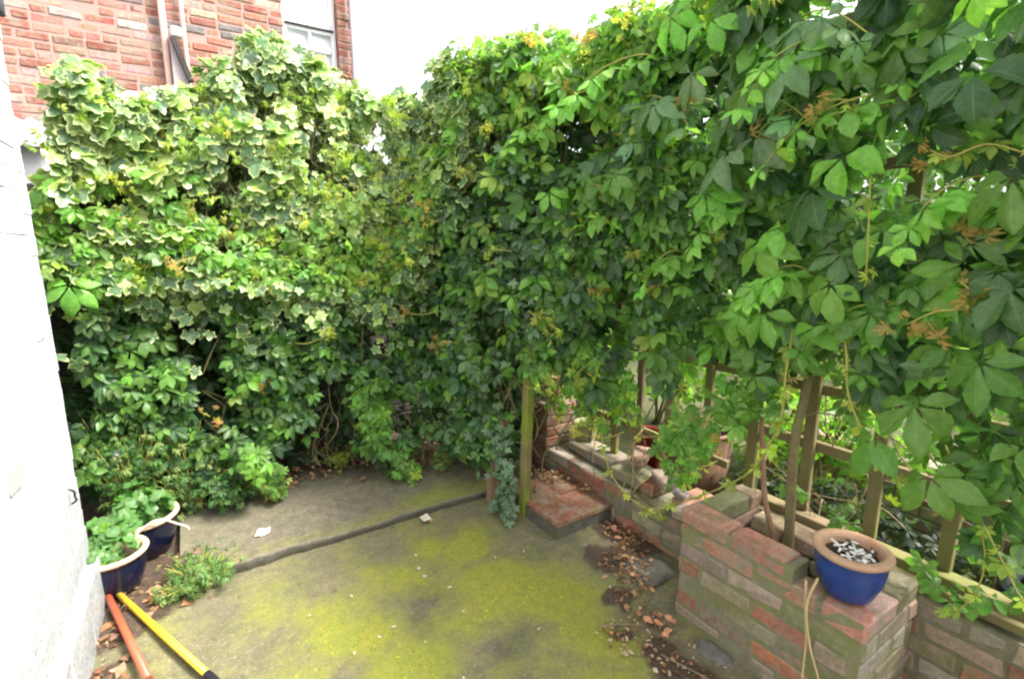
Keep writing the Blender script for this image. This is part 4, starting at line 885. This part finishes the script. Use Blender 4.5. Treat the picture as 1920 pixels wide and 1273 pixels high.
bushy('nettle_patch', (.12, 3.30, .04), .24, .34, 260, (.025, .045), [(2, (.05, .13, .04)), (1, (.12, .22, .05))], 'mid', 'low leafy weeds at the hedge foot left of the slab', stems=26)
bushy('low_weed', (-.10, 2.60, .0), .18, .18, 480, (.02, .038), [(3, (.14, .26, .08)), (2, (.22, .32, .10)), (1, (.09, .2, .06))], 'tiny', 'small pale green weed sprouting at the slab corner beside the pots', stems=50)
bushy('low_weed', (-.20, 2.55, .0), .07, .10, 40, (.02, .032), [(1, (.16, .28, .09)), (1, (.3, .34, .12))], 'tiny', 'tiny yellowing seedling tuft among dead leaves in front of the navy pot', stems=10)
bushy('slab_seedling', (.31, 3.16, .07), .09, .17, 50, (.025, .04), [(1, (.14, .26, .06)), (1, (.28, .34, .08))], 'mid', 'small fresh seedling rooted at the back of the slab', stems=10)
bushy('slab_seedling', (.76, 3.48, .07), .15, .16, 70, (.022, .038), [(1, (.34, .40, .06)), (1, (.22, .32, .05))], 'tiny', 'yellow-green seedling in the dark litter under the hedge', stems=14)
bushy('slab_seedling', (1.38, 3.0, .07), .10, .22, 50, (.025, .04), [(1, (.22, .30, .08)), (1, (.1, .2, .06))], 'mid', 'pale leafy sprig at the hedge foot left of the gate post', stems=10)
# yellow flower
t = empty('yellow_flower', (-.25, 3.14, .2), 'single tiny yellow flower above the further navy pot', 'flower'); g = Geo()
g.tube([(-.25, 3.14, .15), (-.25, 3.14, .245)], .0015, 5); g.build('stalk', M['stem'], t); lv = Leaves()
for k in range(6): a = k*1.05; lv.add('oval', (-.25, 3.14, .245), (math.cos(a)*.2, math.sin(a)*.2-.3, 1), (math.cos(a), math.sin(a), .2), .018, (.75, .55, .02))
lv.build('petals', M['creeper'], t)
# green berries on the creeper
bmat = plain('green_berry', (.30, .42, .07), (.2, .32, .05), .4)
for k in range(24):
    g = Geo(); c = np.array([1.80, .80, 1.28])+rng.normal(0, 1, 3)*np.array([.02, .035, .04]); r = .0065
    g.lathe(c, [(0.0001, -r), (r*.7, -r*.7), (r, 0), (r*.7, r*.7), (.0001, r)], 8); g.build('berry', bmat, D, True)

# ================================================================== LITTER
def litter(name, pts, n_, size, cols, label, cat, z=.012, spread=.05, kinds=('single', 'oval'), upz=.03):
    lv = Leaves()
    for k in range(n_):
        x, y, z0, r = random.choice(pts); p = (x+rng.normal(0, r), y+rng.normal(0, r), z0+random.uniform(.004, upz))
        lv.add(random.choice(kinds), p, UP+rng.normal(0, .4, 3), rng.normal(0, 1, 3), random.uniform(*size), pick(*cols))
    o = lv.build(name, M['dead']); tag(o, label, cat, kind='stuff'); return o
DEAD = [(3, (.22, .095, .045)), (2, (.30, .15, .08)), (2, (.14, .07, .04)), (1, (.38, .24, .14))]
litter('leaf_litter', [(1.0, 3.55, .07, .18), (1.5, 3.25, .07, .12), (.75, 3.6, .07, .2), (1.3, 3.35, .07, .14), (1.1, 3.9, .07, .2), (.3, 3.7, .07, .2)], 1100, (.02, .05), DEAD, 'brown leaf litter gathered under the back hedge', 'leaf litter')
litter('leaf_litter', [(1.90, 2.44, .10, .05), (1.97, 2.38, .10, .05), (1.80, 2.48, .10, .05), (1.98, 2.2, .1, .04), (2.02, 2.62, .02, .08), (1.85, 2.6, .02, .08)], 300, (.018, .042), DEAD, 'reddish leaf litter at the back of the tiled step', 'leaf litter')
litter('leaf_litter', [(1.90, 1.86, .01, .05), (1.94, 1.78, .01, .045), (1.86, 1.72, .01, .05), (1.80, 1.62, .01, .06), (1.70, 1.6, .01, .06), (1.66, 1.5, .01, .05)], 330, (.014, .036), DEAD+[(2, (.42, .20, .10))], 'orange brown leaf litter in the corner between step and low wall', 'leaf litter')
litter('leaf_litter', [(1.46, 1.20, .005, .05), (1.45, 1.05, .005, .06), (1.38, .95, .005, .08), (1.52, 1.32, .005, .04), (1.36, 1.30, .005, .03), (1.55, 1.46, .005, .03)], 330, (.008, .026), DEAD+[(1, (.5, .42, .3))], 'crumbs of bark and leaf in the soil strip beside the planter', 'leaf litter')
litter('leaf_litter', [(-.28, 2.56, .005, .06), (-.36, 2.66, .005, .06), (-.20, 2.58, .005, .05), (-.42, 2.4, .005, .03), (-.42, 2.2, .005, .03), (-.40, 2.05, .005, .05), (-.15, 2.85, .04, .05), (-.1, 2.7, .04, .04)], 230, (.016, .04), DEAD, 'dry brown leaf litter around the navy pots and white wall foot', 'leaf litter')
lv0 = 0
def crisp(x, y, z, size, col, label, group=None, rz=None):
    a = random.uniform(0, 6.28) if rz is None else rz; lv = Leaves()
    lv.add('single', (x, y, z), (rng.normal(0, .25), rng.normal(0, .25)-.3, 1), (math.cos(a), math.sin(a), .15), size, jcol(col, .1))
    return tag(lv.build('dead_leaf', M['dead']), label, 'leaf', group)
crisp(-.45, 2.46, .02, .085, (.34, .15, .07), 'long curled brown leaf lying at the white wall foot beside the red pole', rz=1.0)
crisp(-.40, 2.52, .02, .07, (.26, .12, .07), 'darker brown leaf between the white wall foot and the red pole')
crisp(-.17, 2.47, .02, .075, (.40, .17, .09), 'reddish curled leaf just right of the pale green weed', rz=.6)
for (x, y) in ((-.29, 2.58), (-.25, 2.52), (-.34, 2.60), (-.22, 2.60), (-.27, 2.49), (-.31, 2.66)): crisp(x, y, .022, .06, (.36, .17, .10), 'dry reddish leaf between the navy pot and the yellow pole', 'dead leaves in front of the navy pots')
for (x, y) in ((-.41, 2.25), (-.37, 2.14), (-.34, 2.22), (-.43, 2.12)): crisp(x, y, .02, .06, (.24, .12, .08), 'dull brown leaf on the ground left of the red pole', 'dead leaves left of the red pole')
for (x, y) in ((1.52, 1.25), (1.55, 1.22), (1.57, 1.26), (1.50, 1.31), (1.56, 1.18), (1.60, 1.20), (1.48, 1.36), (1.60, 1.26), (1.54, 1.20), (1.58, 1.30)): crisp(x, y, .022, .05, (.52, .24, .13), 'crumpled orange-brown leaf heaped against the planter foot', 'orange dead leaves at the planter foot')
for (x, y) in ((1.88, 1.83), (1.92, 1.80), (1.86, 1.77), (1.95, 1.86), (1.90, 1.74)): crisp(x, y, .03, .05, (.46, .22, .12), 'orange-brown leaf piled against the front of the tiled step', 'orange dead leaves by the step')
crisp(1.05, 2.50, .02, .05, (.5, .27, .17), 'pinkish brown leaf lying in the slab edge crack left of the gate post'); crisp(1.12, 3.02, .06, .05, (.5, .3, .2), 'pale brown leaf lying alone on the raised slab')
bitm = plain('pale_chip', (.56, .53, .43), (.42, .38, .29), .8); strawchip = plain('brown_chip', (.34, .25, .16), (.45, .36, .25), .8)
BITS = [(.83, 2.15), (.83, 2.08), (.9, 1.94), (.49, 2.13), (.88, 1.76), (.59, 1.84), (.67, 1.69), (.52, 1.82), (1.76, 1.5), (.41, 1.79), (.86, 2.26), (1.2, 2.02), (.3, 2.1), (1.1, 1.5), (.72, 1.45), (1.35, 1.98)]
for (x, y) in BITS:
    g = Geo(); a = random.uniform(0, 6.28); r = random.uniform(.004, .011)
    g.box((x, y, .014), (math.cos(a)*r, math.sin(a)*r, 0), (-math.sin(a)*r*.45, math.cos(a)*r*.45, 0), (0, 0, .003), .0015, bev=.001)
    tag(g.build('pale_chip', bitm), 'small pale chip scattered on the mossy concrete', 'chip', 'pale chips on the mossy concrete')
g = Geo()
for (x, y) in [(1.33+rng.normal(0, .035), 1.25+rng.normal(0, .04)) for k in range(16)]+[(1.42+rng.normal(0, .05), .98+rng.normal(0, .08)) for k in range(26)]:
    a = random.uniform(0, 6.28); r = random.uniform(.004, .010)
    g.box((x, y, .018), (math.cos(a)*r, math.sin(a)*r, 0), (-math.sin(a)*r*.5, math.cos(a)*r*.5, 0), (0, 0, .003), .0015, bev=.001)
tag(g.build('bark_chippings', strawchip), 'brown bark chippings strewn in the dark soil strip beside the planter', 'chippings', kind='stuff')
g = Geo(); g.add([(1.02, 2.53, .02), (1.06, 2.51, .035), (1.05, 2.56, .05), (1.01, 2.57, .03)], [(0, 1, 2, 3)]); g.box((1.035, 2.535, .03), (.02, .005, 0), (0, .012, 0), (0, 0, .004), .003, bev=.002); tag(g.build('white_scrap', bitm), 'small white scrap caught at the broken slab edge', 'scrap')
V = []; n = 7
for j in range(n):
    for i in range(n): V.append((.165+.065*i/(n-1)+.02*j/(n-1), 2.80+.045*j/(n-1)-.01*i/(n-1), .070+.004*math.sin(i*1.3+j)+.012*(j/(n-1))**2))
g = Geo(); g.add(V, [(j*n+i, j*n+i+1, (j+1)*n+i+1, (j+1)*n+i) for j in range(n-1) for i in range(n-1)]); tag(g.build('paper_scrap', plain('white_paper', (.8, .8, .76), (.7, .7, .66), .8), None, True), 'torn white paper scrap lying on the raised slab', 'paper')
for (P, lab) in (([(1.62, .72, .515), (1.615, .71, .42), (1.625, .70, .30), (1.61, .69, .15), (1.62, .68, .0)], 'dry straw-coloured stem hanging down the planter face, left one of two'), ([(1.655, .70, .52), (1.60, .70, .44), (1.61, .68, .3), (1.62, .63, .15), (1.615, .60, .0)], 'dry straw-coloured stem hanging down the planter face, right one of two')):
    g = Geo(); P = smooth_pts(P, 5); g.tube(P, list(np.linspace(.0045, .003, len(P))), 7); tag(g.build('dry_stem', plain('straw', (.52, .40, .20), (.4, .3, .15), .7), None, True), lab, 'stem')
for (P, lab) in (([(1.30, 1.36, .03), (1.38, 1.31, .04), (1.46, 1.26, .035)], 'thin pale twig lying from moss to the planter foot'), ([(1.42, 1.12, .02), (1.45, 1.0, .03), (1.50, .88, .02)], 'thin dark twig lying in the soil strip beside the planter')):
    g = Geo(); g.tube(smooth_pts(P, 4), .0025, 6); tag(g.build('twig', M['twig'], None, True), lab, 'twig')

# ================================================================== GARDEN BEYOND THE TRELLIS
g = Geo(); g.add([(2.24, -4, .035), (14, -4, .035), (14, 9, .035), (2.24, 9, .035)], [(0, 1, 2, 3)])
tag(g.build('garden_path', plain('garden_soil', (.06, .055, .03), (.09, .10, .04), .95, 4, .01)), kind='structure')
SUNNY = [(3, (.30, .52, .05)), (2, (.20, .42, .045)), (2, (.42, .56, .08)), (.7, (.09, .22, .04))]  # leaf palette with the sunlit brightness put into the colours
def shrub(c, R, n_, size, cols, label, kind='mid'):
    t = empty('garden_shrub', (c[0], c[1], 0), label, 'shrub', 'shrubs in the garden beyond the trellis'); lv = Leaves(); g = Geo()
    for k in range(n_):
        v = rng.normal(0, 1, 3); v /= np.linalg.norm(v); q = random.random()**.35*(1+.3*mnoise.noise(Vector(v*2)+Vector((c[0], c[1], 0)))); p = np.array(c)+v*q*np.array(R)
        if p[2] < .06: continue
        lv.add(kind, p, v*.6+UP*.6+rng.normal(0, .4, 3), rng.normal(0, 1, 3)-UP*.3, random.uniform(*size), pick(*cols))
    for k in range(7): g.tube(smooth_pts([(c[0]+rng.normal(0, .05), c[1]+rng.normal(0, .05), .03), (c[0]+rng.normal(0, .12), c[1]+rng.normal(0, .12), c[2]*.6), (c[0]+rng.normal(0, .3)*R[0], c[1]+rng.normal(0, .3)*R[1], c[2]+R[2]*.5)], 4), .012, 6)
    g.build('stems', M['bark'], t, True); lv.build('foliage', M['creeper'], t)
shrub((3.4, 2.9, 1.0), (.6, .7, .75), 760, (.05, .09), SUNNY, 'bright yellow-green shrub seen through the trellis right of the pier')
shrub((3.4, 1.9, .95), (.55, .7, .65), 620, (.05, .08), SUNNY, 'sunlit shrub showing through the trellis above the brown pot')
shrub((3.9, .55, 1.0), (.6, .8, .55), 480, (.05, .09), SUNNY, 'sunlit shrub showing through the trellis above the planter')
shrub((4.2, -.7, .8), (.7, .9, .6), 480, (.05, .09), SUNNY, 'sunlit shrub furthest right beyond the trellis')
shrub((3.0, .5, 1.05), (.3, .7, .3), 260, (.04, .07), SUNNY, 'sunlit foliage above the pale block wall beyond the trellis')
shrub((2.75, 3.3, .55), (.4, .5, .5), 300, (.04, .07), SUNNY, 'leafy green bush behind the brick pier')
shrub((2.95, 1.35, .55), (.22, .9, .34), 340, (.04, .07), SUNNY, 'low sunlit foliage in front of the pale block wall beyond the trellis')
shrub((2.48, .95, .28), (.16, .75, .24), 300, (.04, .065), [(1, (.018, .035, .014))], 'undergrowth added right behind the trellis foot, coloured dark for shade')  # near-black leaf colour stands in for shade behind the trellis
shrub((2.9, 4.3, .9), (.9, .5, .9), 420, (.05, .09), SUNNY, 'tall green bush in the garden seen through the gateway')
shrub((2.65, -.1, .45), (.3, .6, .4), 200, (.04, .08), [(2, C_OLD_SHADE), (1, C_MID)], 'dark low bush close behind the trellis at far right')
lb = empty('far_block_wall', (3.4, 1.1, 0), 'pale sunlit low block wall glimpsed through the trellis above the planter', 'wall'); g = Geo()
brickwork(g, (3.15, 1.9, .03), (0, -1, 0), (-1, 0, 0), 2.2, .45, .1, [(1, (.55, .48, .42)), (1, (.45, .4, .36)), (.5, (.5, .32, .24))], moss=.2); g.build('blocks', M['brick'], lb)
g = Geo(); g.box((3.215, .8, .25), (.052, 0, 0), (0, 1.09, 0), (0, 0, .22)); g.build('mortar', plain('block_mortar', (.4, .37, .33)), lb)
g = Geo(); g.lathe((2.5, .30, .04), [(.10, 0), (.13, .3), (.135, .32), (.12, .32), (.10, .1)], 30); tag(g.build('plastic_tub', plain('black_plastic', (.015, .02, .03), None, .3), None, True), 'black plastic tub in shade behind the trellis', 'tub')
# tall trees far beyond the fence give the dark backdrop of the upper right
for (c, R, n_, lab) in (((8.2, 3.2, 3.2), (1.8, 2.6, 1.9), 1700, 'dark leafy tree crown behind the upper trellis'), ((8.2, -1.6, 3.0), (1.8, 2.4, 1.9), 1500, 'second dark tree crown beyond the trellis at the far right')):
    t = empty('garden_tree', (c[0], c[1], 0), lab, 'tree'); lv = Leaves()
    for k in range(n_):
        v = rng.normal(0, 1, 3); v /= np.linalg.norm(v); q = random.random()**.4; p = np.array(c)+v*q*np.array(R)
        if gap(p[1], p[2], 40) > .22: continue
        lv.add('mid', p, v*.5+UP*.6+rng.normal(0, .4, 3), rng.normal(0, 1, 3)-UP*.5, random.uniform(.13, .22), pick((2, C_MID), (2, C_FRESH), (1, C_OLD_SHADE)))
    lv.build('crown', M['creeper'], t); g = Geo(); g.tube(smooth_pts([(c[0], c[1], 0), (c[0]+.05, c[1], 1.0), (c[0]-.05, c[1]+.1, 2.0), (c[0], c[1], 3.6)], 5), list(np.linspace(.09, .03, 16)), 10); g.build('trunk', M['bark'], t, True)
for o in COL.objects:
    if o.type == 'MESH': o.data.validate()
